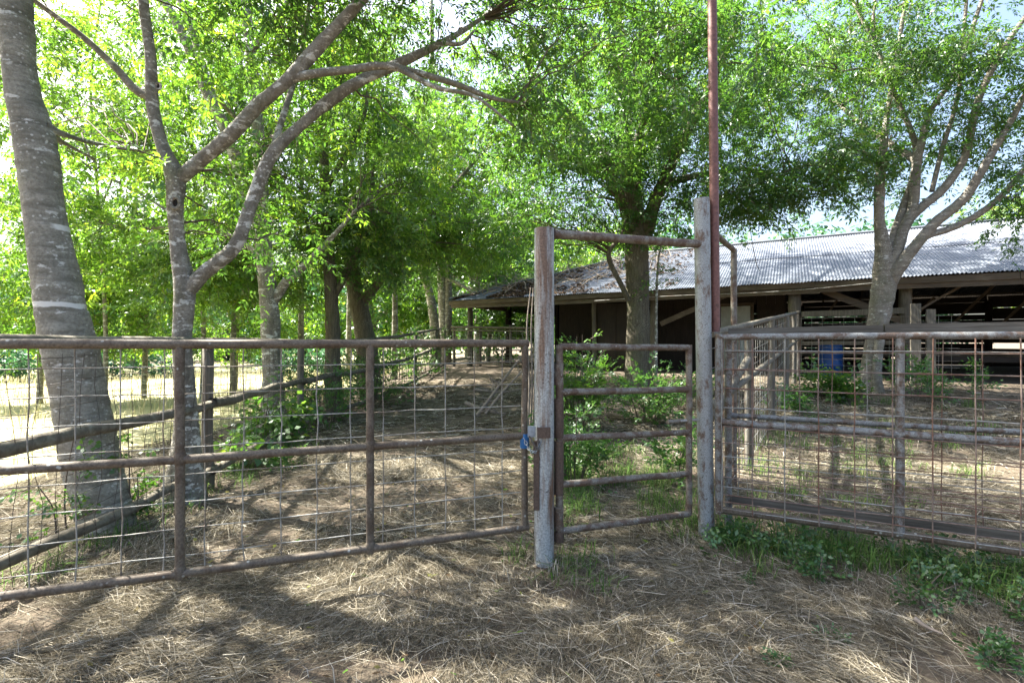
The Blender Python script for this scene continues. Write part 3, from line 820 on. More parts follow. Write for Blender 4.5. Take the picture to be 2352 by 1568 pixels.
# slender stems in the grove behind the rail fence
for i, (x, Y, w, top, lb) in enumerate(((690, 14.0, 14, -40, 'slender stem between the two stemmed tree and the slim straight tree'), (905, 15.5, 13, -20, 'slender stem right of the stubby gnarled trunk'), (535, 13.0, 13, -60, 'slender stem left of the two stemmed tree beyond the fence'),
        (1095, 23.5, 12, 150, 'slender dark stem right of the paired trunks behind the shed'), (800, 17.0, 12, 20, 'slender stem deep in the grove behind the gnarled trunk'), (465, 12.0, 11, -60, 'thin stem just right of the forked tree'), (240, 11.0, 11, -60, 'thin stem between the leaning trunk and the forked tree'))):
    l0 = rng.normal(0, 25); l1 = rng.normal(0, 45)
    yb = 784 + (EYE - float(gz((x - 1176) / F * Y, Y)) + .1) * F / Y
    hgt = (784 - top) / F * Y + EYE
    c = P(x + l1, top + (yb - top) * .25, Y)
    tree('grove_tree', ground_pt(x, Y), lb, [limb((x, yb, Y, w * 1.4), (x + 2, yb * .8 + top * .2, Y, w), (x + l0 * .5, yb * .5 + top * .5, Y, w * .8), (x + l0, yb * .25 + top * .75, Y, w * .6), (x + l1, top, Y, w * .35)),
        limb((x + l0 * .45, yb * .55 + top * .45, Y, w * .6), (x + 60, yb * .35 + top * .65, Y + .3, w * .45), (x + 110, yb * .1 + top * .9, Y + .6, w * .25)),
        limb((x + l0 * .6, yb * .45 + top * .55, Y, w * .5), (x - 70, yb * .25 + top * .75, Y - .2, w * .35), (x - 120, yb * .05 + top * .95, Y - .4, w * .2))],
        [(c, (1.5, 1.2, hgt * .26), 20, 11, .6), (c + np.array([0, 0, -hgt * .40]), (1.2, 1.0, hgt * .12), 9, 9, .5)], M['bark'], M['leaf_sun'] if i % 2 == 0 else M['leaf_mid'], None, 1.2 if Y < 16 else 1.5, 8, 'slender trees of the grove', seed=40 + i, dens=1.2)

for i, (x, Y, wd_, lb) in enumerate(((330, 12.5, 1.9, 'young leafy tree with drooping foliage behind the forked tree'), (90, 11.5, 1.8, 'young leafy tree with drooping foliage left of the leaning trunk'), (540, 14.5, 2.0, 'young leafy tree with drooping foliage left of the two stemmed tree'))):
    g0 = ground_pt(x, Y)
    tree('young_tree', g0, lb, [[(g0 + [0, 0, -.1], .07), (g0 + [.05, 0, 1.6], .055), (g0 + [.1, 0, 3.2], .04), (g0 + [.0, 0, 5.0], .02)],
        [(g0 + [.05, 0, 1.8], .035), (g0 + [.7, -.1, 2.6], .025), (g0 + [1.4, -.2, 3.0], .012)], [(g0 + [.05, 0, 2.0], .035), (g0 + [-.7, .1, 2.9], .025), (g0 + [-1.5, .2, 3.2], .012)]],
        [(g0 + [0, 0, 3.5], (wd_, 1.1, 1.3), 26, 11, .55), (g0 + [0, -.2, 1.95], (wd_, .8, .6), 16, 9, .5)], M['bark'], M['leaf_sun'], None, 1.25, 8, 'young trees along the pasture edge', droop=-.45, seed=60 + i, dens=1.2)

# background trees
def far_tree(x, Y, top, halfw, leaf, label, ncl, trunkw=26, low=None, seed=0, nsp=10, tm=None, sc=None):
    g0 = ground_pt(x, Y); zt = EYE + (784 - top) / F * Y
    hw = halfw / F * Y; zb = g0[2] + ((zt - g0[2]) * .22 if low is None else low)
    lean = rng.normal(0, .3)
    lb = [(g0 + [0, 0, -.1], trunkw / F * Y * .5), (g0 + [lean * .3, 0, (zt - g0[2]) * .3], trunkw / F * Y * .38), (g0 + [lean, 0, (zt - g0[2]) * .65], trunkw / F * Y * .22), (g0 + [lean, 0, (zt - g0[2]) * .92], .03)]
    l2 = [(g0 + [lean * .3, 0, (zt - g0[2]) * .3], trunkw / F * Y * .2), (g0 + [hw * .35, .2, (zt - g0[2]) * .5], trunkw / F * Y * .14), (g0 + [hw * .6, .3, (zt - g0[2]) * .72], .03)]
    l3 = [(g0 + [lean * .3, 0, (zt - g0[2]) * .33], trunkw / F * Y * .2), (g0 + [-hw * .35, .2, (zt - g0[2]) * .55], trunkw / F * Y * .14), (g0 + [-hw * .6, .3, (zt - g0[2]) * .75], .03)]
    c = g0 + [lean, 0, 0]; c[2] = (zt + zb) / 2; ncl = int(ncl * 1.3)
    return tree('woodland_tree', g0, label, [lb, l2, l3], [(c, (hw, hw * .8, (zt - zb) / 2), ncl, nsp, 1.0)], M['bark'], leaf, tm or SPRAY_FAR, sc or (1.0 if Y < 26 else 1.25), 8, 'trees beyond the pasture and the shed', seed=20 + seed)

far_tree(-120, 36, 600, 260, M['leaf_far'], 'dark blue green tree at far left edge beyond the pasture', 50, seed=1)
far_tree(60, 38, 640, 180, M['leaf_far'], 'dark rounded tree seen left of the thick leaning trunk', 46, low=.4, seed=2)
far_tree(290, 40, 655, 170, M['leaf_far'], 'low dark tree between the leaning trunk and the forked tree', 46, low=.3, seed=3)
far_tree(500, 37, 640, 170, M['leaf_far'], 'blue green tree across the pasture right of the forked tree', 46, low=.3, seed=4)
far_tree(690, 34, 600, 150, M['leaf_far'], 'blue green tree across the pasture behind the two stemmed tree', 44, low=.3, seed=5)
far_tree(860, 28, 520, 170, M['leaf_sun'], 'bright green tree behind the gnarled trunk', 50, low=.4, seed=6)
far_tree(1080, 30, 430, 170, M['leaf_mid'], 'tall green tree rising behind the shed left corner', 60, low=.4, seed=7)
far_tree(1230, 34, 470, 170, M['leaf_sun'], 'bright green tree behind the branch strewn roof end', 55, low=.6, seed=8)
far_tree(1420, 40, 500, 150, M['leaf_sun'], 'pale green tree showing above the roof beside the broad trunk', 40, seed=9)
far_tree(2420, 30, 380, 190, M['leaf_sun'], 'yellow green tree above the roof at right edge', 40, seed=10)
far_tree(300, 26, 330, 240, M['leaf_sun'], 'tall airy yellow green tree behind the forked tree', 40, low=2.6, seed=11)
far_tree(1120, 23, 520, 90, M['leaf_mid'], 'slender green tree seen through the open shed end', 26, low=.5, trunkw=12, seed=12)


# far wood closing the view behind the pasture and the shed
nw = 5200
wx = rng.uniform(-75, 60, nw); wy = 52 + rng.uniform(0, 9, nw) + .12 * np.abs(wx)
wt = 7.5 + 5 * vnoise(wx * .16, wx * 0 + 3, 41) + 3 * vnoise(wx * .6, wx * 0 + 8, 42) + 4 * smooth((wx + 30) / 30)
wz_ = gz(wx, wy) + wt * rng.random(nw) ** .8
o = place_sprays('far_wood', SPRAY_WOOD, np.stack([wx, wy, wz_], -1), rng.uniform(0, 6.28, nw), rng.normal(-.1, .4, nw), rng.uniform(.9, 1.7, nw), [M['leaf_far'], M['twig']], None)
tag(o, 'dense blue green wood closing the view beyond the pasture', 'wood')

# ------------------------------------------------------------------ shed (hip roofed barn)
ZE = EYE + 1.6            # eave height
TP = 0.37                 # roof slope
LB, DB = 27.0, 12.0
def W(u, v, z):
    q = C0 + BE * u + BN * v
    return np.array([q[0], q[1], z])
def zr(v): return ZE + TP * v
barn = thing('shed', W(0, 0, float(gz(*C0))), 'long open weathered shed with hipped corrugated iron roof', 'shed')
E3 = np.array([BE[0], BE[1], 0]); N3 = np.array([BN[0], BN[1], 0]); Z3 = np.array([0, 0, 1.])

def roof_sheet(frame, a0, a1, v0, v1, clip, lift, skew):
    """corrugated sheet on a slope; a along the eave, v up the slope; clip(a) is the greatest v at a"""
    pitch, amp = .076, .013
    n = max(4, int((a1 - a0) / pitch * 6))
    V = []; Fc = []
    for i in range(n + 1):
        a = a0 + (a1 - a0) * i / n
        t0 = v0 + skew * (i / n - .5); t1 = min(v1, clip(a))
        t0 = min(t0, t1)
        w = amp * math.sin(2 * math.pi * a / pitch)
        V.append(frame(a, t0, w + lift)); V.append(frame(a, t1, w + lift * .2))
    for i in range(n): Fc.append((2 * i, 2 * i + 2, 2 * i + 3, 2 * i + 1))
    mb = MB(); mb.add(V, Fc, True); return mb
def f_front(a, v, w): return W(a, v, zr(v) + w)
def f_left(a, v, w): return W(v, a, zr(v) + w)
def f_back(a, v, w): return W(a, DB - v, zr(v) + w)
def f_right(a, v, w): return W(LB - v, a, zr(v) + w)
sw = .815
for (fr, length, rows, tag_) in ((f_front, LB, ((-.06, 3.15), (2.95, 6.02)), 0), (f_left, DB, ((-.06, 3.15), (2.95, 6.02)), 1), (f_right, DB, ((-.06, 6.02),), 2), (f_back, LB, ((-.06, 6.02),), 3)):
    k = int(math.ceil(length / sw)); wd = length / k
    for r_, (v0, v1) in enumerate(rows):
        for i in range(k):
            a0 = i * wd - (.02 if i else 0); a1 = (i + 1) * wd
            cl = (lambda a, L=length: min(a, L - a) + .02)
            if max(cl(a0), cl((a0 + a1) / 2), cl(a1)) <= v0 + .05: continue
            mb = roof_sheet(fr, a0, a1, v0 + rng.uniform(-.03, .03), v1, cl, .012 * r_ + .004 * (i % 2) + rng.uniform(0, .006), rng.normal(0, .012))
            build('roof_sheet', mb, M['roof'], barn)
mb = MB(); mb.tube([W(6, 6, zr(6) + .03), W(LB - 6, 6, zr(6) + .03)], .06, 8); build('ridge_cap', mb, M['roof'], barn)
mb = MB(); mb.tube([W(0, 0, ZE + .04), W(6, 6, zr(6) + .04)], .05, 8); build('hip_cap', mb, M['roof'], barn)

# rafters, purlins, beams
for u in np.arange(.7, LB, 1.35):
    for side in (0, 1):
        vm = min(u, LB - u, 6.0)
        mb = MB(); a = .12; b = vm
        p0 = W(u, a, zr(a) - .12) if not side else W(u, DB - a, zr(a) - .12)
        p1 = W(u, b, zr(b) - .12) if not side else W(u, DB - b, zr(b) - .12)
        if b - a > .4:
            mb.beam(p0, p1, .05, .13); build('rafter', mb, M['barn_wood'], barn)
for v in (.9, 2.2, 3.5, 4.8, 5.8):
    for side in (0, 1):
        vv = v if not side else DB - v
        mb = MB(); mb.beam(W(v + .1, vv, zr(v) - .035), W(LB - v - .1, vv, zr(v) - .035), .09, .035); build('purlin', mb, M['barn_wood'], barn)
u = 0.02
while u < LB - .1:                       # fascia boards and the beam under them
    u2 = min(u + rng.uniform(3.4, 4.6), LB)
    mb = MB(); mb.beam(W(u, .015, ZE - .115), W(u2 - .012, .015, ZE - .115 + rng.normal(0, .012)), .03, .15, wob=.006); build('fascia_board', mb, M['barn_wood'], barn)
    mb = MB(); mb.beam(W(u + .05, .075, ZE - .255 + rng.normal(0, .015)), W(u2 + .1, .075, ZE - .262 + rng.normal(0, .015)), .045, .13, wob=.008); build('eave_board', mb, M['barn_wood'], barn)
    mb = MB(); mb.beam(W(u, .55, ZE - .16), W(u2 - .01, .55, ZE - .16), .11, .2); build('eave_beam', mb, M['barn_wood'], barn)
    u = u2
for i, (v0, v1) in enumerate(((.1, 4), (4.02, 8), (8.02, 11.9))):
    mb = MB(); mb.beam(W(.015, v0, ZE - .115), W(.015, v1, ZE - .115), .03, .15); build('fascia_board', mb, M['barn_wood'], barn)
    mb = MB(); mb.beam(W(.6, v0, ZE - .16), W(.6, v1, ZE - .16), .11, .2); build('eave_beam', mb, M['barn_wood'], barn)
mb = MB(); mb.tube(catmull([W(6.0, -.02, ZE - .27), W(8.5, -.03, ZE - .23), W(10.6, -.04, ZE - .25), W(12.2, -.06, ZE - .21), W(13.3, -.02, ZE - .14)], 6), .012, 6)
build('loose_conduit', mb, M['wire'], barn)

# posts
for (u, v, r_) in ((.6, .6, .11), (3.95, .6, .09), (5.75, .62, .08), (7.75, .6, .11), (11.64, .35, .155), (14.05, .5, .14), (17.0, .5, .15), (20.5, .5, .14), (.6, 3.6, .14), (.6, 6.6, .15), (.6, 9.4, .12), (.6, 11.4, .12), (3.9, 11.3, .12), (8, 11.3, .12), (12, 11.2, .12), (15.2, 11.2, .12), (18.4, 11.2, .12), (21.6, 11.2, .12), (11.6, 6, .13), (14.8, 6, .12), (18, 6, .12), (2.3, 5.2, .16)):
    q = W(u, v, 0); g0 = float(gz(q[0], q[1]))
    top = zr(min(v, u, DB - v, 6)) - .24
    mb = MB(); pts = [np.array([q[0] + rng.normal(0, .012), q[1], z]) for z in np.linspace(g0 - .1, top, 6)]
    bark_tube(mb, np.array(pts), [r_ * 1.05, r_, r_ * .98, r_ * .97, r_ * .96, r_ * .97], 10, int(u * 10 + v), .05)
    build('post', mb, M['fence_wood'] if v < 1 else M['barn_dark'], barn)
# diagonal braces
for (u0, z0, u1, z1, v, hh) in ((8.0, 2.05, 9.9, 2.88, .5, .15), (12.3, ZE - .22, 14.0, 2.0, .45, .17), (14.2, 2.2, 15.2, 2.9, .6, .05), (17.2, 2.0, 18.6, 2.9, .5, .13)):
    mb = MB(); mb.beam(W(u0, v, z0), W(u1, v, z1), .05, hh, wob=.006); build('brace', mb, M['barn_wood'], barn)
for (u0, z0, u1, z1, v) in ((14.6, 1.75, 15.5, 2.9, 5.0), (15.7, 1.7, 17.0, 3.3, 5.2), (16.9, 1.7, 18.4, 3.6, 5.4), (13.3, 1.8, 13.9, 2.5, 5.2), (18.4, 1.7, 19.6, 3.2, 5.4), (12.2, 1.6, 13.0, 3.0, 5.6)):
    mb = MB(); mb.beam(W(u0, v, z0), W(u1, v, z1), .05, .07); build('brace', mb, M['barn_wood'], barn)
# vertical board walls
def vboards(u0, v0, u1, v1, ztop, zbot, mat, w=.2, miss=()):
    L = math.hypot(u1 - u0, v1 - v0); n = int(L / w)
    du, dv = (u1 - u0) / n, (v1 - v0) / n
    for i in range(n):
        if i in miss: continue
        a = W(u0 + du * (i + .5), v0 + dv * (i + .5), 0)
        z0 = zbot + rng.uniform(-.03, .05); z1 = ztop + rng.uniform(-.03, .02)
        d = E3 * du + N3 * dv; d = d / np.linalg.norm(d); nn = np.cross(d, Z3)
        mb = MB(); mb.box([a[0], a[1], (z0 + z1) / 2], d * (L / n / 2 - .002), nn * rng.uniform(.009, .014) , Z3 * (z1 - z0) / 2)
        build('wall_board', mb, mat, barn)
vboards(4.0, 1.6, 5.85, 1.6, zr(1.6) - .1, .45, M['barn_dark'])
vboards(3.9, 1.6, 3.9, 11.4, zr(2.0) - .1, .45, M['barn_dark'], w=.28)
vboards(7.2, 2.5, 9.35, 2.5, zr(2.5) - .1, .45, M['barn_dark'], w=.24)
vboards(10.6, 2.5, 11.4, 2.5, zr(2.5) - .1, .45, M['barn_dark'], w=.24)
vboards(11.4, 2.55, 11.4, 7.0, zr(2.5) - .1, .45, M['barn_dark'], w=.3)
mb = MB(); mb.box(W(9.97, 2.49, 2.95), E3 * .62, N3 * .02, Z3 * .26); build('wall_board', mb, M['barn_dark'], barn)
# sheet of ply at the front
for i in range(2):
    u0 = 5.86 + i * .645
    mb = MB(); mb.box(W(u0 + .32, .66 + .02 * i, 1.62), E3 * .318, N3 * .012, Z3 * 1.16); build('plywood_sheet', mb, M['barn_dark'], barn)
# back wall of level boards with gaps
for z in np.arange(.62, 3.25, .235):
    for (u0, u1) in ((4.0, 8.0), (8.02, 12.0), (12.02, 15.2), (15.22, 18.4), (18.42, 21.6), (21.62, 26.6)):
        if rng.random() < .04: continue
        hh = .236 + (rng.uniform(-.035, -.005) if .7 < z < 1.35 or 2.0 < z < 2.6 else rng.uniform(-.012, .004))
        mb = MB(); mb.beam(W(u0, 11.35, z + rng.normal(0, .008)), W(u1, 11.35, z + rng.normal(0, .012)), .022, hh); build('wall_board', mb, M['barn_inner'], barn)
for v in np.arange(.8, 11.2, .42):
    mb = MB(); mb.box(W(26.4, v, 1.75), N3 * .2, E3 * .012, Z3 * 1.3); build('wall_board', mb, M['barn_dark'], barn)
# door
dr = MB(); dr.box(W(9.97, 2.47, 1.6), E3 * .44, N3 * .02, Z3 * 1.06); door = build('door', dr, M['door'], barn, 'faded pale panelled door')
for du in (-.2, .2):
    for (z, hz) in ((2.1, .42), (1.1, .42)):
        mb = MB(); mb.box(W(9.97 + du, 2.443, z), E3 * .13, N3 * .008, Z3 * hz); build('door_panel', mb, M['door'], door)
for du in (-.5, .5):
    mb = MB(); mb.box(W(9.97 + du, 2.45, 1.62), E3 * .045, N3 * .035, Z3 * 1.13); build('door_jamb', mb, M['barn_wood'], barn)
mb = MB(); mb.box(W(9.97, 2.45, 2.72), E3 * .46, N3 * .033, Z3 * .04); build('door_head', mb, M['barn_wood'], barn)
# inner rails
for (u0, u1, v, z, mat) in ((11.9, 26, 5.0, 1.72, 'barn_wood'), (11.9, 26, 5.1, 1.05, 'barn_wood'), (14.3, 20, 1.2, 1.05, 'barn_inner')):
    mb = MB(); mb.beam(W(u0, v, z), W(u1, v, z), .04, .13); build('inner_rail', mb, M[mat], barn)

# dead branches and litter lying on the roof end
mb = MB()
for i in range(230):
    u = rng.uniform(.8, 7.5); v = rng.uniform(.15, 1) * min(u, 5.6) * .95
    if rng.random() < .25: u, v = v, u
    p = W(u, v, zr(min(u, v)) + .03 + rng.random() * .12)
    a = rng.uniform(0, 2 * math.pi); L = rng.uniform(.4, 1.9)
    d = np.array([math.cos(a), math.sin(a), .1 + rng.random() * .35 + .3 * (math.cos(a) * BN[0] + math.sin(a) * BN[1])])
    pts = catmull([p, p + d * L * .5 + rng.normal(0, .08, 3), p + d * L + rng.normal(0, .12, 3)], 4)
    mb.tube(pts, list(np.linspace(rng.uniform(.008, .02), .004, len(pts))), 5, False)
o = build('dead_branches', mb, M['dead']); tag(o, 'tangle of dead branches piled on the shed roof end', 'branches', kind='stuff')
n = 9000
u = rng.uniform(.2, 8.5, n); v = rng.random(n) ** 1.3 * np.minimum(u, 5.8)
keep = (vnoise(u * 1.4, v * 1.4, 31) > .38) & (rng.random(n) < 1.2 - u / 9)
u, v = u[keep], v[keep]; n = len(u)
q = C0[None] + BE[None] * u[:, None] + BN[None] * v[:, None]
p = np.concatenate([q, (ZE + TP * v + .015 + rng.random(n) * .05)[:, None]], 1)
a = rng.uniform(0, 6.28, n); s_ = rng.uniform(.03, .09, n)
d1 = np.stack([np.cos(a) * s_, np.sin(a) * s_, rng.normal(0, .3, n) * s_], -1); d2 = np.stack([-np.sin(a) * s_, np.cos(a) * s_, rng.normal(.2, .3, n) * s_], -1) * .5
V = np.stack([p - d1, p + d2, p + d1, p - d2], 1).reshape(-1, 3)
o = quads('leaf_litter', V, np.arange(n * 4).reshape(-1, 4), [M['litter']], rnd=rng.random(n)); tag(o, 'brown leaf litter drifted over the shed roof end', 'leaf litter', kind='stuff')

# thin cable hanging down to the roof
mb = MB(); mb.tube(catmull([P(1712, 440, 11.0), P(1722, 520, 11.5), P(1736, 600, 12.2), P(1745, 622, 12.4)], 5), .008, 5)
o = build('hanging_cable', mb, M['dark_wire']); tag(o, 'thin dark cable hanging from the leaves onto the roof', 'cable')

# ------------------------------------------------------------------ pipe gate at the left
gA = np.array([.084, 3.2]); gD = np.array([-.947, -.32])
def GL(t, z, off=0): q = gA + gD * t + np.array([.32, -.947]) * off * 1.0; return np.array([q[0], q[1], z])
gate = thing('pipe_gate', GL(1.5, float(gz(*(gA + gD * 1.5)))), 'long rusted pipe gate with square wire mesh, at left', 'gate')
GW = 2.96
zt, zm, zb = 1.488, .872, .262
def pipe_piece(name, p0, p1, r_, mat, par, sides=14, sag=0.0, n=7, label=None):
    p0 = np.asarray(p0, float); p1 = np.asarray(p1, float)
    pts = [p0 + (p1 - p0) * t - Z3 * sag * 4 * t * (1 - t) + (rng.normal(0, .0015, 3) if 0 < t < 1 else 0) for t in np.linspace(0, 1, n)]
    mb = MB(); mb.tube(pts, r_, sides); return build(name, mb, mat, par, label)
pipe_piece('rail', GL(-.026, zt), GL(GW + .026, zt), .026, M['rust_pipe'], gate)
pipe_piece('rail', GL(.0, zm), GL(GW, zm), .0235, M['rust_pipe'], gate, sag=.004)
pipe_piece('rail', GL(-.026, zb), GL(GW + .026, zb), .0245, M['rust_pipe'], gate, sag=.006)
for t in (0, .99, 1.97, GW):
    pipe_piece('upright', GL(t, zb), GL(t, zt), .0235 if t else .022, M['rust_pipe'], gate)
for t in (.99, 1.97):
    for z in (zm, zb):
        mb = MB(); mb.tube([GL(t, z - .035), GL(t, z - .02), GL(t, z + .02), GL(t, z + .035)], [.0235, .029, .029, .0235], 12); build('weld', mb, M['rust_pipe'], gate)
wz = [EYE - .138 - .146 * k for k in range(8)]
for k, z in enumerate(wz):
    pts = [GL(t, z + rng.normal(0, .0025), -.03) for t in np.linspace(.0, GW, 17)]
    mb = MB(); mb.tube(pts, .0033, 5); build('wire', mb, M['wire'], gate)
t = .145
while t < GW:
    if min(abs(t - q) for q in (.99, 1.97)) > .03:
        pts = [GL(t + rng.normal(0, .003), z, -.036) for z in np.linspace(zb, zt, 9)]
        mb = MB(); mb.tube(pts, .0036, 5); build('wire', mb, M['wire'], gate)
    t += .191
mb = MB(); mb.tube([GL(0, .885), GL(0, .875), GL(0, .80), GL(0, .79)], [.0275, .0305, .0305, .028], 14); build('tape', mb, M['blue_tape'], gate, 'bright blue tape wrapped round the gate end')

# ------------------------------------------------------------------ gate frame with two posts
pL = np.array([.213, 3.17]); pR = np.array([1.487, 3.67])
gf = thing('gate_frame', (*((pL + pR) / 2), float(gz(*pL))), 'tall silver painted pipe frame with crossbar round the walk gate', 'gate frame')
gl_, gr_ = float(gz(*pL)), float(gz(*pR))
mb = MB(); mb.tube([(pL[0], pL[1], z) for z in np.linspace(gl_ - .15, EYE + .745, 14)], .0655, 28)
post1 = build('post', mb, M['post_paint'], gf, 'left post with flaking silver paint and rust streaks')
mb = MB(); mb.tube([(pL[0], pL[1], gl_ + z) for z in (-.15, .02, .05)], [.085, .078, .067], 20); build('post_collar', mb, M['rust_plate'], gf)
mb = MB(); mb.tube([(pL[0], pL[1], EYE - .208), (pL[0], pL[1], EYE - .196)], .0675, 28); build('weld_seam', mb, M['post_paint'], gf)
lean = -.014
mb = MB(); mb.tube([(pR[0] + lean * (z - .2), pR[1], z) for z in np.linspace(gr_ - .1, EYE + 1.09, 14)], .058, 28)
build('post', mb, M['post_paint2'], gf, 'right post of spotted grey paint with open top')
mb = MB(); ztop = EYE + 1.09
mb.add([(pR[0] + lean * 2.4 + .05 * math.cos(a), pR[1] + .05 * math.sin(a), ztop + .003) for a in np.linspace(0, 2 * math.pi, 20, endpoint=False)], [tuple(range(20))]); build('post_bore_shade', mb, mat_plain('dark bore', (.015, .012, .01), .9), gf)  # dark disc on the capped end paints the shade inside an open pipe
pipe_piece('crossbar', (pL[0] + .03, pL[1] + .012, EYE + .715), (pR[0] - .03, pR[1] - .012, EYE + .742), .031, M['walk_pipe'], gf, 16)
# latch gear on the left post
fx = np.array([pL[0], pL[1] - .066])
mb = MB(); mb.box((pL[0] - .008, pL[1] - .082, .912), (.043, .004, 0), (0, .009, 0), (0, 0, .034)); build('latch_plate', mb, M['rust_plate'], gf)
mb = MB(); mb.box((pL[0] - .085, pL[1] - .055, .915), (.026, .0, 0), (0, .008, 0), (0, 0, .035)); build('latch_tongue', mb, M['chain'], gf)
mb = MB(); mb.box((pL[0] - .054, pL[1] - .05, .63), (.019, 0, 0), (0, .012, 0), (0, 0, .225)); build('angle_strip', mb, M['rust_plate'], gf)
cur = catmull([(pL[0] - .135, 3.155, .862), (pL[0] - .10, 3.10, .80), (pL[0] - .06, 3.085, .79), (pL[0] - .03, 3.09, .86)], 4)
for i in range(len(cur) - 1):
    c = (cur[i] + cur[i + 1]) / 2; d = cur[i + 1] - cur[i]; L = np.linalg.norm(d); d = d / L
    sd2 = np.cross(d, [0, 1., 0]) if i % 2 else np.array([0, 1., 0]); sd2 = sd2 / np.linalg.norm(sd2)
    mb = MB(); mb.tube([c + d * math.cos(a) * L * .72 + sd2 * math.sin(a) * .009 for a in np.linspace(0, 2 * math.pi, 11)], .0026, 5, False); build('chain_link', mb, M['chain'], gf)
for (c, r_, nv) in (((pL[0] + .062, pL[1] + .022, EYE + .716), .034, (pR - pL)), ((pR[0] - .05, pR[1] - .02, EYE + .742), .034, (pR - pL))):
    nv = np.array([nv[0], nv[1], 0]); nv /= np.linalg.norm(nv); sd2 = np.cross(nv, Z3)
    mb = MB(); mb.tube([np.array(c) + sd2 * math.cos(a) * r_ + Z3 * math.sin(a) * r_ for a in np.linspace(0, 2 * math.pi, 17)], .0055, 6, False, rough=.35); build('weld_bead', mb, M['rust_plate'], gf)
mb = MB(); mb.tube(catmull([(pL[0] - .1, 3.11, .885), (pL[0] - .075, 3.085, .845), (pL[0] - .05, 3.08, .80), (pL[0] - .045, 3.085, .875)], 6), .006, 6); build('chain', mb, M['dark_wire'], gf)

# tall red pipe beside the right post
mb = MB(); mb.tube([(1.573 - .010 * (z - 1.5), 3.70, z) for z in np.linspace(1.575, 5.4, 16)], .034, 18)
o = build('tall_pipe', mb, M['red_pipe']); tag(o, 'tall red oxide pipe rising beside the right gate post', 'pipe')

# ------------------------------------------------------------------ walk gate
a0 = np.array([.315, 3.195]); a1 = np.array([1.335, 3.615]); wd = (a1 - a0) / np.linalg.norm(a1 - a0); WL = np.linalg.norm(a1 - a0)
def GW_(t, z): q = a0 + wd * t; return np.array([q[0], q[1], z])
wg = thing('walk_gate', GW_(WL / 2, float(gz(*((a0 + a1) / 2)))), 'narrow five bar rusty pipe gate hung between the posts', 'gate')
pipe_piece('stile', GW_(0, .19), GW_(0, 1.475), .0255, M['walk_pipe'], wg, 16)
pipe_piece('stile', GW_(WL, .20), GW_(WL, 1.475), .0235, M['walk_pipe'], wg, 16)
for z, dz in ((1.453, 0), (1.15, -.012), (.845, -.03), (.535, -.03), (.222, -.02)):
    pipe_piece('bar', GW_(.0, z + .012), GW_(WL, z + dz), .0235, M['walk_pipe'], wg, 16)
for (z0, z1, m) in ((1.21, 1.35, 'walk_pipe'), (.86, 1.12, 'rust_plate'), (.17, .235, 'rust_plate'), (.25, .40, 'walk_pipe'), (.48, .84, 'rust_plate')):
    pipe_piece('hinge_sleeve', GW_(-.003, z0), GW_(-.003, z1), .032, M[m], wg, 16, n=3)
pipe_piece('bolt_tube', GW_(WL - .20, .905), GW_(WL - .09, .905), .016, M['walk_pipe'], wg, 12, n=3)
pipe_piece('slide_bolt', GW_(WL - .10, .905), GW_(WL + .12, .905), .0105, M['steel'], wg, 12, n=3)

# ------------------------------------------------------------------ right pipe gate standing open along the pen fence
rA = np.array([1.55, 3.585]); rD = np.array([.9, -.436]); rN = np.array([.436, .9])
def GR(t, z, off=0): q = rA + rD * t + rN * off; return np.array([q[0], q[1], z])
rg = thing('pipe_gate', GR(1.3, float(gz(*(rA + rD * 1.3)))), 'grey spotted pipe gate with rusty stock mesh, at right', 'gate')
RW = 3.0
pipe_piece('rail', GR(0, 1.532), GR(RW, 1.54), .024, M['grey_pipe'], rg)
pipe_piece('rail', GR(0, .897), GR(RW, .90), .0255, M['grey_pipe'], rg)
pipe_piece('rail', GR(0, .245), GR(RW, .245), .0255, M['rust_pipe'], rg)
pipe_piece('stile', GR(0, .215), GR(0, 1.556), .027, M['grey_pipe'], rg)
for t in (1.08, 2.15, RW):
    pipe_piece('upright', GR(t, .245), GR(t, 1.53), .0255, M['grey_pipe'], rg)
stock = [.02, .07, .125, .185, .25, .325, .41, .51, .63, .77, .91, 1.05, 1.19]
for k, hz in enumerate(stock):
    pts = [GR(t, .245 + hz + rng.normal(0, .002), -.031) for t in np.linspace(.03, RW, 14)]
    mb = MB(); mb.tube(pts, .0038, 5); build('wire', mb, M['rust_wire'] if k % 3 else M['wire'], rg)
t = .02; k = 0
while t < RW:
    pts = [GR(t + rng.normal(0, .002), z, -.036) for z in np.linspace(.235, 1.52, 7)]
    mb = MB(); mb.tube(pts, .0042, 5); build('wire', mb, M['rust_wire'] if t > .8 or k % 2 else M['wire'], rg); t += .203; k += 1

# pen fence right behind that gate
pf = thing('pen_fence', GR(1.5, float(gz(*(rA + rD * 1.5 + rN * .16))), .16), 'weathered plank and wire pen fence right behind the open gate', 'fence')
OF = .17
mb = MB(); mb.beam(GR(.06, 1.555, OF - .02), GR(1.02, 1.572, OF - .02), .05, .085, wob=.003); build('top_plank', mb, M['plank'], pf)
mb = MB(); mb.beam(GR(1.03, 1.577, OF - .02), GR(RW + .3, 1.592, OF - .02), .05, .085, wob=.003); build('top_plank', mb, M['plank'], pf)
pipe_piece('rail', GR(.05, .93, OF), GR(RW + .3, .935, OF), .019, M['grey_pipe'], pf)
mb = MB(); mb.beam(GR(.08, .285, OF), GR(RW + .3, .285, OF), .03, .06, wob=.006); build('bottom_plank', mb, M['plank'], pf)
pipe_piece('post', GR(.06, -.02, OF), GR(.06, 1.51, OF), .027, M['grey_pipe'], pf)
pipe_piece('post', GR(2.6, -.05, OF), GR(2.6, 1.53, OF), .03, M['grey_pipe'], pf)
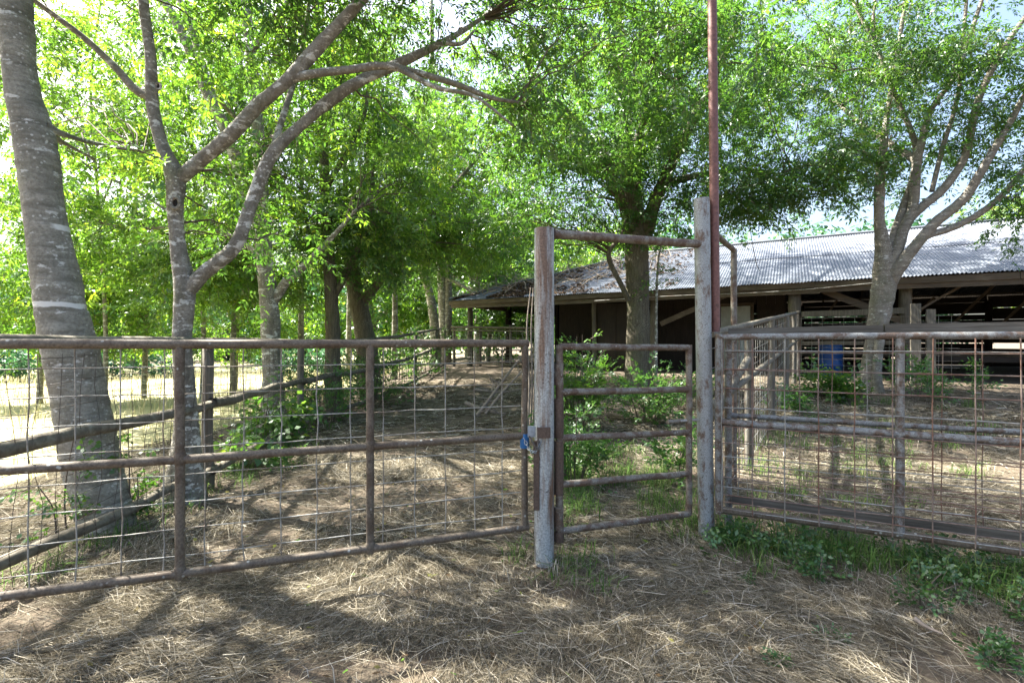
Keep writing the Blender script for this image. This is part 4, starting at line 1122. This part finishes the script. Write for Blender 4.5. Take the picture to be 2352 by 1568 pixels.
for k, hz in enumerate([.0, .06, .115, .18, .25, .33, .43, .54, .68, .83, .98, 1.12]):
    pts = [GR(t, .30 + hz + rng.normal(0, .003), OF + .035) for t in np.linspace(.05, RW + .3, 14)]
    mb = MB(); mb.tube(pts, .0038, 5); build('wire', mb, M['rust_wire'] if k % 4 else M['wire'], pf)
t = .13; k = 0
while t < RW + .3:
    pts = [GR(t + rng.normal(0, .003), z, OF + .04) for z in np.linspace(.27, 1.51, 7)]
    mb = MB(); mb.tube(pts, .0034, 5); build('wire', mb, M['rust_wire'] if k % 4 else M['wire'], pf); t += .204; k += 1

# tall bent frame behind the right post
cf = thing('chute_frame', (2.27, 4.9, float(gz(2.27, 4.9))), 'slim tall pipe post with level rail running back from right gate post', 'pipe frame')
pipe_piece('post', (2.27, 4.9, -.1), (2.27, 4.9, EYE + .945), .03, M['walk_pipe'], cf, 12)
pipe_piece('top_rail', (1.52, 3.76, EYE + .915), (2.27, 4.9, EYE + .93), .026, M['walk_pipe'], cf, 12)

# mesh fence running back from the right post to the shed
iA = np.array([1.62, 3.92]); iB = np.array([7.45, 12.45])
inf = thing('mesh_fence', (4.5, 8.1, float(gz(4.5, 8.1))), 'mesh fence with wooden rails running back to the shed post', 'fence')
def IF(t, hz):
    q = iA + (iB - iA) * t; top = 1.56 + .70 * t; g0 = float(gz(*q)); return np.array([q[0], q[1], g0 + (top - g0) * hz])
pipe_piece('rail', IF(0, 1), IF(1, 1), .035, M['rail_wood'], inf, 8, n=9)
pipe_piece('rail', IF(.0, .62), IF(1, .60), .035, M['rail_wood'], inf, 8, n=9)
for t in (.2, .42, .66, .86):
    pipe_piece('post', IF(t, -.05), IF(t, 1.0), .05, M['fence_wood'], inf, 8, n=5)
pipe_piece('brace_pole', (1.66, 4.02, .86), (2.86, 5.75, 1.33), .042, M['rail_wood'], inf, 10, n=5)
for k in range(9):
    mb = MB(); mb.tube([IF(t, .08 + .105 * k) for t in np.linspace(.0, 1, 9)], .0032, 4); build('wire', mb, M['wire'], inf)
for t in np.arange(.02, 1.0, .0165):
    mb = MB(); mb.tube([IF(t, .06), IF(t + rng.normal(0, .002), .5), IF(t, .98)], .0034, 4); build('wire', mb, M['wire'] if rng.random() < .6 else M['rust_wire'], inf)

# board and mesh fence along the shed front
bf = thing('stall_fence', W(12.8, .3, .5), 'board topped wire fence along the shed front left of the pale tree', 'fence')
for z in (2.24, 1.45):
    mb = MB(); mb.beam(W(11.8, .22, z), W(14.0, .22, z + .02), .04, .15 if z > 2 else .10, wob=.006); build('board', mb, M['fence_wood'], bf)
for k in range(10):
    mb = MB(); mb.tube([W(11.75, .18, .72 + k * .155), W(15.0, .18, .72 + k * .155)], .0045, 4); build('wire', mb, M['wire'], bf)
for u in np.arange(11.8, 15.0, .235):
    mb = MB(); mb.tube([W(u, .175, .65), W(u, .175, 2.16)], .0045, 4); build('wire', mb, M['wire'], bf)
for (u, hh, w) in ((14.62, 1.86, .11), (14.95, 1.72, .1)):
    q = W(14.0 + (u - 14.62) * .8, -.9, 0); g0 = float(gz(q[0], q[1]))
    mb = MB(); mb.box((q[0], q[1], g0 + hh / 2), E3 * w * .8, N3 * .06, Z3 * hh / 2); build('picket', mb, M['fence_wood'], bf)

# pen fence under the open shed end
ef = thing('pen_fence', W(1.8, .4, .5), 'low dark rail and wire fence across the open left shed end', 'fence')
for (z, r_) in ((2.02, .045), (1.90, .03)):
    pipe_piece('rail', W(-.1, .3, z + .05), W(3.9, .3, z - .05), r_, M['rail_wood'], ef, 8)
pipe_piece('rail', W(-.1, .3, .66), W(3.9, .3, .62), .03, M['rail_wood'], ef, 8)
for u in (0, 1.25, 2.6, 3.8):
    pipe_piece('post', W(u, .36, .3), W(u, .36, 2.1), .055, M['fence_wood'], ef, 8)
for k in range(8):
    mb = MB(); mb.tube([W(0, .27, .75 + k * .15), W(3.9, .27, .73 + k * .15)], .005, 4); build('wire', mb, M['wire'], ef)
for u in np.arange(.15, 3.85, .25):
    mb = MB(); mb.tube([W(u, .265, .66), W(u, .265, 1.92)], .005, 4); build('wire', mb, M['wire'], ef)

# ------------------------------------------------------------------ rail fence at the left
lf_pts = np.array([(-3.02, 1.2), (-3.02, 2.83), (-3.09, 4.9), (-3.42, 7.8), (-3.1, 10.6), (-2.72, 13.5), (-2.5, 18.0)])
lfc = catmull(np.concatenate([lf_pts, np.zeros((len(lf_pts), 1))], 1), 8)[:, :2]
acc = np.concatenate([[0], np.cumsum(np.linalg.norm(np.diff(lfc, axis=0), axis=1))]); LT = acc[-1]
def LF(s, hz, off=0):
    x = float(np.interp(s, acc, lfc[:, 0])); y = float(np.interp(s, acc, lfc[:, 1]))
    g0 = .46 * float(smooth((s - 7.5) / 9.5))
    return np.array([x + off, y, g0 + hz])
lf = thing('rail_fence', LF(6, 0), 'round rail and field wire fence running back at left', 'fence')
sp = [1.0, 3.70, 6.62, 9.5, 12.45, 15.2, LT - .1]
for i in range(len(sp) - 1):
    for (hz, r_, wobz) in ((1.50, .042, .01), (.87, .05, .03), (.20, .042, .03)):
        a, b = sp[i], sp[i + 1]
        pts = [LF(s, hz + rng.normal(0, wobz * .3), .05) for s in np.linspace(a - .05, b + .08, 8)]
        mb = MB(); bark_tube(mb, np.array(pts), [r_ * (1.05 - .2 * q / 7) for q in range(8)], 9, i * 7 + int(hz * 10), .06); build('rail', mb, M['rail_wood'], lf)
for s in sp:
    pts = [LF(s, z, -.02 + rng.normal(0, .004)) for z in np.linspace(-.15, 1.5, 6)]
    mb = MB(); bark_tube(mb, np.array(pts), [.056, .055, .052, .05, .05, .05], 10, int(s * 10), .05); build('post', mb, M['fence_wood'], lf)
fw = [.06, .13, .20, .28, .37, .48, .60, .74, .90, 1.07, 1.24, 1.40]
for k, hz in enumerate(fw):
    ph = rng.uniform(0, 6)
    pts = [LF(s, hz + .022 * math.sin(s * 2.1 + ph) + rng.normal(0, .008), .085) for s in np.linspace(.6, LT, 90)]
    mb = MB(); mb.tube(pts, .0024, 4); build('wire', mb, M['dark_wire'], lf)
s = 1.3
while s < LT:
    b = rng.normal(0, .03, 7)
    pts = [LF(s + b[j] * (.8 if s < 6 else .3), z, .088) for j, z in enumerate(np.linspace(.03, 1.42, 7))]
    mb = MB(); mb.tube(pts, .0024, 4); build('wire', mb, M['dark_wire'], lf); s += .152

# ------------------------------------------------------------------ barrel
bq = W(12.5, 1.0, 0); bz = float(gz(bq[0], bq[1]))
bl = thing('barrel', (bq[0], bq[1], bz), 'blue plastic barrel under the shed eave left of the pale tree', 'barrel')
prof = [(0, .25), (.03, .275), (.28, .285), (.30, .297), (.33, .297), (.35, .285), (.58, .285), (.60, .297), (.63, .297), (.65, .285), (.86, .275), (.9, .25), (.905, .05)]
mb = MB(); mb.tube([(bq[0], bq[1], bz + h_) for h_, r_ in prof], [r_ for h_, r_ in prof], 26); build('body', mb, M['blue_plastic'], bl)
mb = MB(); mb.tube([(bq[0] + .14, bq[1], bz + .9), (bq[0] + .14, bq[1], bz + .93)], .035, 12); build('bung', mb, M['blue_plastic'], bl)

# ------------------------------------------------------------------ shrubs, weeds, vines
def shrub(name, x, Y, w, hgt, n, label, leaf='leaf_bush', tmpl=None, sc=1.0, cat='shrub', group=None, depth=None):
    g0 = ground_pt(x, Y); t = thing(name, g0, label, cat, group)
    rw = w / 2
    st = MB(); pos = []
    for i in range(max(2, n // 14)):
        a = rng.uniform(0, 6.28); rr = math.sqrt(rng.random()) * rw
        tip = g0 + np.array([math.cos(a) * rr, math.sin(a) * rr * .8, hgt * rng.uniform(.55, 1.0) * (1 - .35 * (rr / rw) ** 2)])
        ft = g0 + np.array([math.cos(a) * rr * .3, math.sin(a) * rr * .3, -.03])
        md = (ft + tip) / 2 + np.array([-math.cos(a), -math.sin(a), .3]) * .08 * rw + rng.normal(0, .02, 3)
        cur = catmull([ft, md, tip], 4); st.tube(cur, list(np.linspace(.008, .003, len(cur))), 5, False)
        for k in range(14):
            f = rng.uniform(.25, 1.0); pos.append(cur[int(f * (len(cur) - 1))] + rng.normal(0, .13, 3) * np.array([1, 1, .7]) * min(1.3, rw * 1.6))
    build('stems', st, M['twig'], t)['kind'] = 'stuff'
    pos = np.array(pos); pos[:, 2] = np.maximum(pos[:, 2], g0[2] + .02); m = len(pos)
    az = np.arctan2(pos[:, 1] - g0[1], pos[:, 0] - g0[0]) + rng.normal(0, .7, m)
    place_sprays('foliage', tmpl or SPRAY_BUSH, pos, az, rng.normal(.35, .4, m), sc * rng.uniform(.7, 1.2, m), [M[leaf], M['twig']], t)
    return t
shrub('shrub', 1332, 7.6, .9, 1.85, 260, 'leafy bright shrub just right of the left gate post', 'leaf_mid')
shrub('shrub', 1485, 8.4, 1.2, 1.25, 190, 'rounded blue green shrub at the foot of the broad trunk', 'leaf_bush')
shrub('shrub', 1315, 5.0, .6, 1.05, 190, 'dense low shrub seen through the walk gate hinge side', 'leaf_bush', sc=.8)
shrub('shrub', 1560, 5.0, .5, .75, 70, 'small shrub seen through the latch side of the walk gate', 'leaf_bush', sc=.75)
shrub('shrub', 1600, 9.5, .9, 1.0, 60, 'low shrub in the dark doorway behind the right gate post', 'leaf_bush')
shrub('vine', 610, 6.9, 1.4, 1.05, 90, 'broad leaved vine climbing the rail fence before the two stemmed tree', 'leaf_mid', SPRAY_VINE, 1.0, 'vine')
shrub('vine', 560, 5.7, .8, .55, 40, 'low leafy vine at the rail fence foot right of the forked tree', 'leaf_mid', SPRAY_VINE, .9, 'vine')
shrub('vine', 150, 3.55, .5, .95, 14, 'few bright leaves sprouting before the thick leaning trunk', 'leaf_mid', SPRAY_VINE, .45, 'vine')
shrub('vine', 300, 3.9, .35, .9, 10, 'small leafy sprig between the leaning trunk and forked tree', 'leaf_mid', SPRAY_VINE, .45, 'vine')
shrub('shrub', 750, 8.9, 1.8, 1.35, 190, 'dark hedge clump at the foot of the slim straight tree', 'leaf_bush')
shrub('shrub', 845, 10.8, 2.0, 1.5, 190, 'dark hedge clump at the foot of the gnarled trunk', 'leaf_bush')
shrub('shrub', 915, 13.0, 2.2, 1.7, 180, 'dark hedge clump along the far rail fence', 'leaf_deep', sc=1.2)
shrub('shrub', 975, 16.2, 2.2, 1.9, 150, 'dark bush before the left shed corner', 'leaf_deep', sc=1.3)
shrub('weed', 1890, 9.6, 1.2, .75, 90, 'leafy weeds growing before the blue barrel', 'leaf_mid', SPRAY_WEED, 1.1, 'weeds')
shrub('weed', 1960, 9.3, .9, .6, 60, 'leafy weeds at the left foot of the pale tree', 'leaf_mid', SPRAY_WEED, 1.1, 'weeds')
shrub('weed', 1800, 8.6, .9, .55, 50, 'leafy weeds along the mesh fence beyond the pen', 'leaf_bush', SPRAY_WEED, 1.0, 'weeds')
shrub('shrub', 2110, 9.0, .9, 1.05, 90, 'green bush at the right foot of the pale tree', 'leaf_bush')
shrub('weed', 2260, 8.6, .3, .95, 14, 'thin tall weed stalk before the open shed at right', 'leaf_bush', SPRAY_WEED, .8, 'weeds')
shrub('shrub', 700, 20.5, 4.4, 1.7, 170, 'pale tall weeds at the pasture far side right of the forked tree', 'leaf_far', SPRAY_FAR, .75)
shrub('shrub', 300, 19.5, 4.4, 1.7, 170, 'pale tall weeds at the pasture far side behind the mesh', 'leaf_far', SPRAY_FAR, .75)
shrub('shrub', 60, 18.5, 4.4, 1.7, 170, 'pale tall weeds at the pasture far left', 'leaf_far', SPRAY_FAR, .75)
# low weeds below the right gate
for i, (x, Y, w, hh, n, lb) in enumerate(((1960, 3.35, .45, .22, 40, 'broad leaved weeds under the right gate below its middle upright'), (2110, 2.75, .5, .2, 46, 'creeping weeds on the ground before the right gate'), (2310, 2.62, .4, .24, 40, 'leafy weeds under the right gate near right edge'),
        (2280, 2.25, .2, .08, 26, 'small weeds at the right edge of the foreground'), (1900, 3.0, .35, .14, 22, 'small clover patch right of the right gate post'), (1700, 2.95, .12, .06, 6, 'tiny green sprout on the hay right of the gate posts'), (1905, 2.35, .12, .06, 6, 'tiny green sprout low on the right foreground'), (1790, 2.25, .14, .06, 6, 'tiny yellow green sprout on bare earth at right'))):
    shrub('weed', x, Y, w, hh, n, lb, 'leaf_weed', SPRAY_WEED, .36 if n > 10 else .2, 'weeds')

# creeping weeds along the right gate
nw = 620
tt = rng.uniform(-.1, 3.0, nw); of = rng.normal(-.06, .15, nw)
q = rA[None] + rD[None] * tt[:, None] + rN[None] * of[:, None]
keep = vnoise(q[:, 0] * 2.6, q[:, 1] * 2.6, 55) > .5
q = q[keep]; nw = len(q)
pz = gz(q[:, 0], q[:, 1]) + rng.random(nw) ** 2 * .13 + .01
o = place_sprays('creeping_weeds', SPRAY_WEED, np.concatenate([q, pz[:, None]], 1), rng.uniform(0, 6.28, nw), rng.normal(.3, .4, nw), rng.uniform(.22, .55, nw), [M['leaf_weed'], M['twig']], None)
tag(o, 'creeping green weeds along the foot of the right gate', 'weeds')
# grass
spots = []
for s in np.linspace(.1, 3.0, 60):
    q = rA + rD * s + rN * rng.normal(-.04, .13); spots.append((q[0], q[1], rng.uniform(.3, 1.0)))
for k in range(12): spots.append((pR[0] + rng.normal(0.05, .16), pR[1] + rng.normal(.05, .16), .5))
for k in range(8): spots.append((pL[0] + rng.normal(.12, .14), pL[1] + rng.normal(.0, .16), .4))
for k in range(26): spots.append((rng.uniform(.3, .7), rng.uniform(3.6, 6.5), rng.uniform(.5, 1.1)))
for k in range(22): spots.append((1.4 + rng.normal(0, .25), rng.uniform(3.9, 6.5), rng.uniform(.5, 1.1)))
for k in range(60):
    Y = rng.uniform(4, 9); spots.append((rng.uniform(.45, 1.0) * Y, Y, rng.uniform(.25, .9)))
for k in range(26):
    Y = rng.uniform(2.6, 9); spots.append((-3.05 + rng.normal(0.1, .18), Y, rng.uniform(.3, .8)))
tufts('grass', M['grass'], 'green grass tufts round the posts and fence feet', 'grass', spots, 70, .26, .006, .10)
spots = [(pL[0] + rng.normal(0, .13), pL[1] - .05 + rng.normal(0, .12), rng.uniform(.3, .8)) for k in range(12)]
spots += [(rng.uniform(-2.4, 2.8), rng.uniform(1.6, 3.3), rng.uniform(.15, .4)) for k in range(60)]
for k in range(60):
    Y = rng.uniform(4, 9.5); spots.append((rng.uniform(.4, 1.0) * Y, Y, rng.uniform(.3, 1.0)))
tufts('dry_stalks', M['straw'], 'dry upright grass stalks standing among the hay', 'dry grass', spots, 26, .24, .0042, .09)
nf = 15000
pp = np.stack([rng.uniform(-24, -4.7, nf), 5 + 17 * rng.random(nf) ** .8, np.zeros(nf)], -1); pp[:, 2] = gz(pp[:, 0], pp[:, 1])
V, Q, r_ = blades(pp, rng.uniform(.1, .42, nf) * (.7 + .6 * vnoise(pp[:, 0], pp[:, 1], 8)), rng.uniform(.008, .016, nf), rng.uniform(.2, 1, nf), rng.random(nf))
o = quads('pasture_grass', V, Q, [M['dry_grass']], rnd=r_); tag(o, 'tall sun bleached pasture grass beyond the rail fence', 'grass', kind='stuff')

# fallen leaves scattered on the hay
nl = 420
p = scatter(nl, -4.5, 4.5, 1.3, 5.0, lambda X, Y: in_view(X, Y) * .6)
p[:, 2] = gz(p[:, 0], p[:, 1]) + .03 + rng.random(nl) * .012
a = rng.uniform(0, 6.28, nl); s_ = rng.uniform(.014, .03, nl)
d1 = np.stack([np.cos(a) * s_, np.sin(a) * s_, rng.normal(0, .25, nl) * s_], -1); d2 = np.stack([-np.sin(a) * s_, np.cos(a) * s_, rng.normal(0, .3, nl) * s_], -1) * .45
o = quads('fallen_leaves', np.stack([p - d1, p + d2, p + d1, p - d2], 1).reshape(-1, 3), np.arange(nl * 4).reshape(-1, 4), [mat_straw('fallen leaf', [(0, (.06, .045, .03)), (.5, (.13, .09, .05)), (.72, (.20, .20, .06)), (1, (.10, .22, .04))], .2)], rnd=rng.random(nl))
tag(o, 'fallen leaves scattered over the hay before the gates', 'leaves', kind='stuff')

# ------------------------------------------------------------------ fallen branches
def dead_branch(pts, r0, label, twigs=4):
    pts = catmull([np.array(p) for p in pts], 6)
    o = thing('dead_branch', pts[0], label, 'branch')
    mb = MB(); bark_tube(mb, pts, list(np.linspace(r0, r0 * .35, len(pts))), 7, int(r0 * 1000), .1); build('stem', mb, M['dead'], o)
    for k in range(twigs):
        i = int(rng.integers(2, len(pts) - 1)); d = rng.normal(0, 1, 3); d[2] = abs(d[2]) * .6; d /= np.linalg.norm(d)
        L = rng.uniform(.15, .45)
        mb = MB(); mb.tube(catmull([pts[i], pts[i] + d * L * .5 + rng.normal(0, .03, 3), pts[i] + d * L + rng.normal(0, .05, 3)], 3), list(np.linspace(r0 * .4, .004, 7)), 5); build('twig', mb, M['dead'], o)
def GP(x, y, Y, up=.03):
    p = P(x, y, Y); p[2] = max(p[2], float(gz(p[0], p[1])) + up); return p
dead_branch([GP(1095, 955, 8.3), GP(1125, 915, 8.5, .2), GP(1165, 860, 8.7, .5), GP(1212, 800, 9.0, .9)], .035, 'long dead branch propped up towards the left gate post', 6)
dead_branch([GP(1115, 950, 8.2), GP(1150, 905, 8.4, .2), GP(1200, 850, 8.6, .5), GP(1235, 800, 8.8, .9)], .025, 'thinner dead branch propped beside the long one', 5)
dead_branch([GP(1070, 925, 8.8), GP(1110, 940, 8.5), GP(1160, 950, 8.3)], .04, 'crooked dead branch lying at the foot of the propped branches', 5)
dead_branch([GP(1090, 895, 9.6), GP(1150, 900, 9.5), GP(1210, 890, 9.6)], .03, 'dead branch lying behind the propped branches', 4)
dead_branch([GP(2100, 1420, 2.5), GP(2130, 1440, 2.45), GP(2165, 1455, 2.4)], .014, 'short dead stick on the ground at lower right', 0)
dead_branch([GP(1840, 1440, 2.55), GP(1870, 1430, 2.55), GP(1905, 1418, 2.6)], .012, 'short pale stick half buried in the hay at lower right', 0)
for i, x in enumerate((1216, 1222, 1228)):
    mb = MB(); mb.tube(catmull([GP(x - 4, 990, 6.2 + .1 * i), P(x, 880, 6.2), P(x - 6 + 4 * i, 760, 6.2), P(x + 3, 660, 6.2)], 5), list(np.linspace(.016, .006, 16)), 6)
    o = build('dead_vine', mb, M['dead']); tag(o, ('leftmost', 'middle', 'rightmost')[i] + ' of three dry vine stems behind the left gate post', 'vine', 'dry vine stems')
